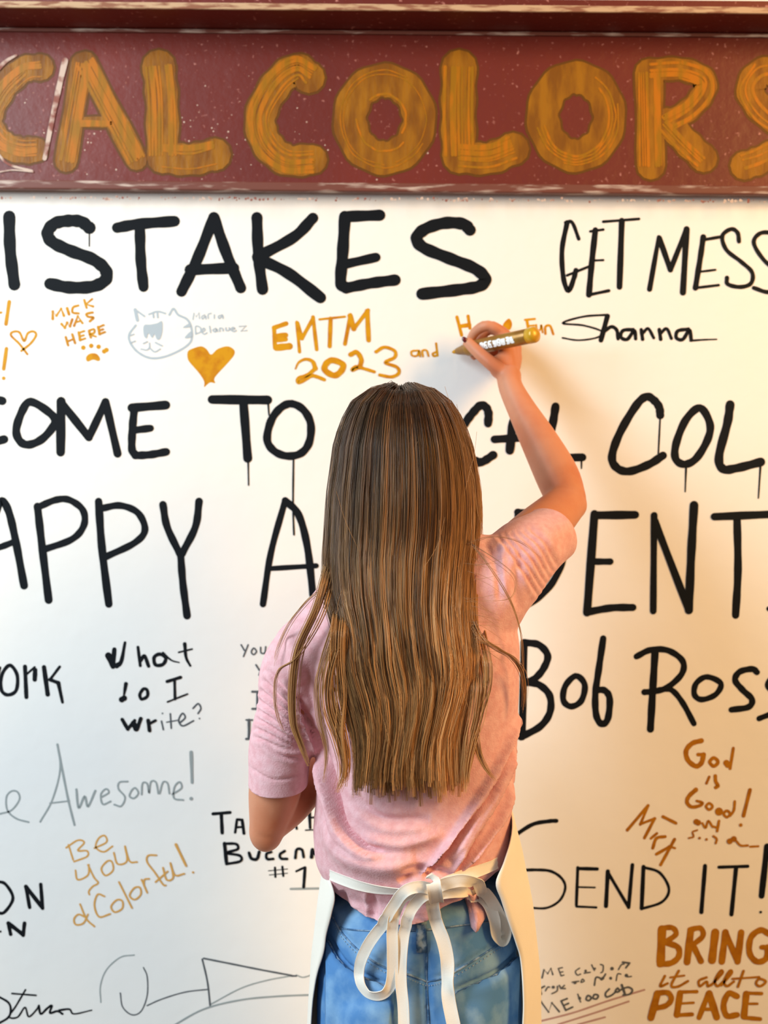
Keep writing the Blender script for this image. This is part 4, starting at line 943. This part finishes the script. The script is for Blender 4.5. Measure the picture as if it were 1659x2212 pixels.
cc = np.ones((len(sv), 4)); cc[:, :3] = np.array(SC); ca.data.foreach_set('color', cc.ravel())
hs = link('hair_strands', sme, M_hair, hair, None, True); hs['kind'] = 'stuff'
print('hair quads', len(fa))
# dark hair clip at the front of the crown
M_clip = mat('dark_plastic', srgb(40, 26, 22), .3, .5)
bm2 = bmesh.new()
cp = P(800, 866, 1.335)
loft(bm2, refine([(cp + Vector((-.006, .0, -.006)), .004, .003), (cp + Vector((-.001, 0, .004)), .006, .004), (cp + Vector((.010, .0, .011)), .0045, .003), (cp + Vector((.026, 0, .0165)), .003, .0025), (cp + Vector((.042, 0, .0165)), .002, .002)], 5), 12)
me = bpy.data.meshes.new('hair_clip'); bm2.to_mesh(me); bm2.free()
hc = link('hair_clip', me, M_clip, None, None, True)
tag(hc, 'small dark hair clip peeking over the left of the crown', 'hair clip')

# ---------------------------------------------------------------- paint marker
M_mgold = mat('gold_marker_barrel', srgb(170, 124, 52), .32, .5, metal=.35, var=(30, srgb(150, 104, 40), .4, .6))
M_mcap = mat('gold_marker_cap', srgb(206, 156, 30), .3, .5, metal=.1)
M_mdark = mat('brown_marker_grip', srgb(140, 96, 40), .4, .4)
M_white = mat('white_print', srgb(250, 250, 248), .4, .4)
T0, T1 = P(977, 761, 1.610), P(1160, 722, 1.495)
ax_m = (T1 - T0); Lm = ax_m.length; ax_m.normalize()
marker = empty('paint_marker', T0)
tag(marker, 'fat gold paint marker with white lettering held in the raised right hand', 'marker')
def turned(name, prof, m, parent):
    bm2 = bmesh.new(); loft(bm2, [(T0 + ax_m * s, r, r) for s, r in prof], 36)
    me = bpy.data.meshes.new(name); bm2.to_mesh(me); bm2.free(); return link(name, me, m, parent, None, True)
turned('tip', [(.000, .0010), (.004, .0030), (.009, .0034), (.0095, .0045)], M_gold, marker)
turned('nozzle', [(.0095, .0048), (.018, .0066), (.028, .0088), (.030, .0098)], M_mdark, marker)
turned('barrel', [(.030, .0098), (.032, .0108), (.040, .0110), (Lm - .016, .0110), (Lm - .0155, .0108)], M_mgold, marker)
turned('end_cap', [(Lm - .0155, .0106), (Lm - .0150, .0114), (Lm - .005, .0114), (Lm - .002, .0106), (Lm - .0005, .0080)], M_mcap, marker)
# unreadable blurred white lettering printed round the barrel, facing the room
cdir = (CO - (T0 + T1) / 2).normalized(); up = ax_m.cross(cdir).normalized()
if up.z < 0: up = -up
front = up.cross(ax_m); front = front if front.dot(cdir) > 0 else -front
vs, fs = [], []
def on_barrel(s, h):
    ang = h / .0110; return T0 + ax_m * s + (front * math.cos(ang) + up * math.sin(ang)) * .01125
def glyph(s0, h0, s1, h1, w=.0013):
    n = 5; a = Vector((s0, h0)); b_ = Vector((s1, h1)); d = (b_ - a).normalized(); nn = Vector((-d.y, d.x)) * w / 2; k = len(vs)
    for i in range(n):
        q = a.lerp(b_, i / (n - 1)); vs.append(on_barrel(q.x + nn.x, q.y + nn.y)); vs.append(on_barrel(q.x - nn.x, q.y - nn.y))
    for i in range(n - 1): fs.append((k + 2 * i, k + 2 * i + 1, k + 2 * i + 3, k + 2 * i + 2))
s = Lm * .40
for g_ in range(8):
    w_ = .0075; hh = .0042
    for (a, b2_, c, d) in random.sample([(0, -1, 0, 1), (.7, -1, .7, 1), (0, 1, .7, 1), (0, -1, .7, -1), (0, 0, .7, 0), (0, 1, .7, -1), (.35, -1, .35, 1)], 5):
        glyph(s + a * w_, b2_ * hh, s + c * w_, d * hh, .0024)
    s += w_ * 1.08
link('barrel_lettering', pydata('barrel_lettering', vs, fs), M_white, marker, 'white printed lettering')
print('done')
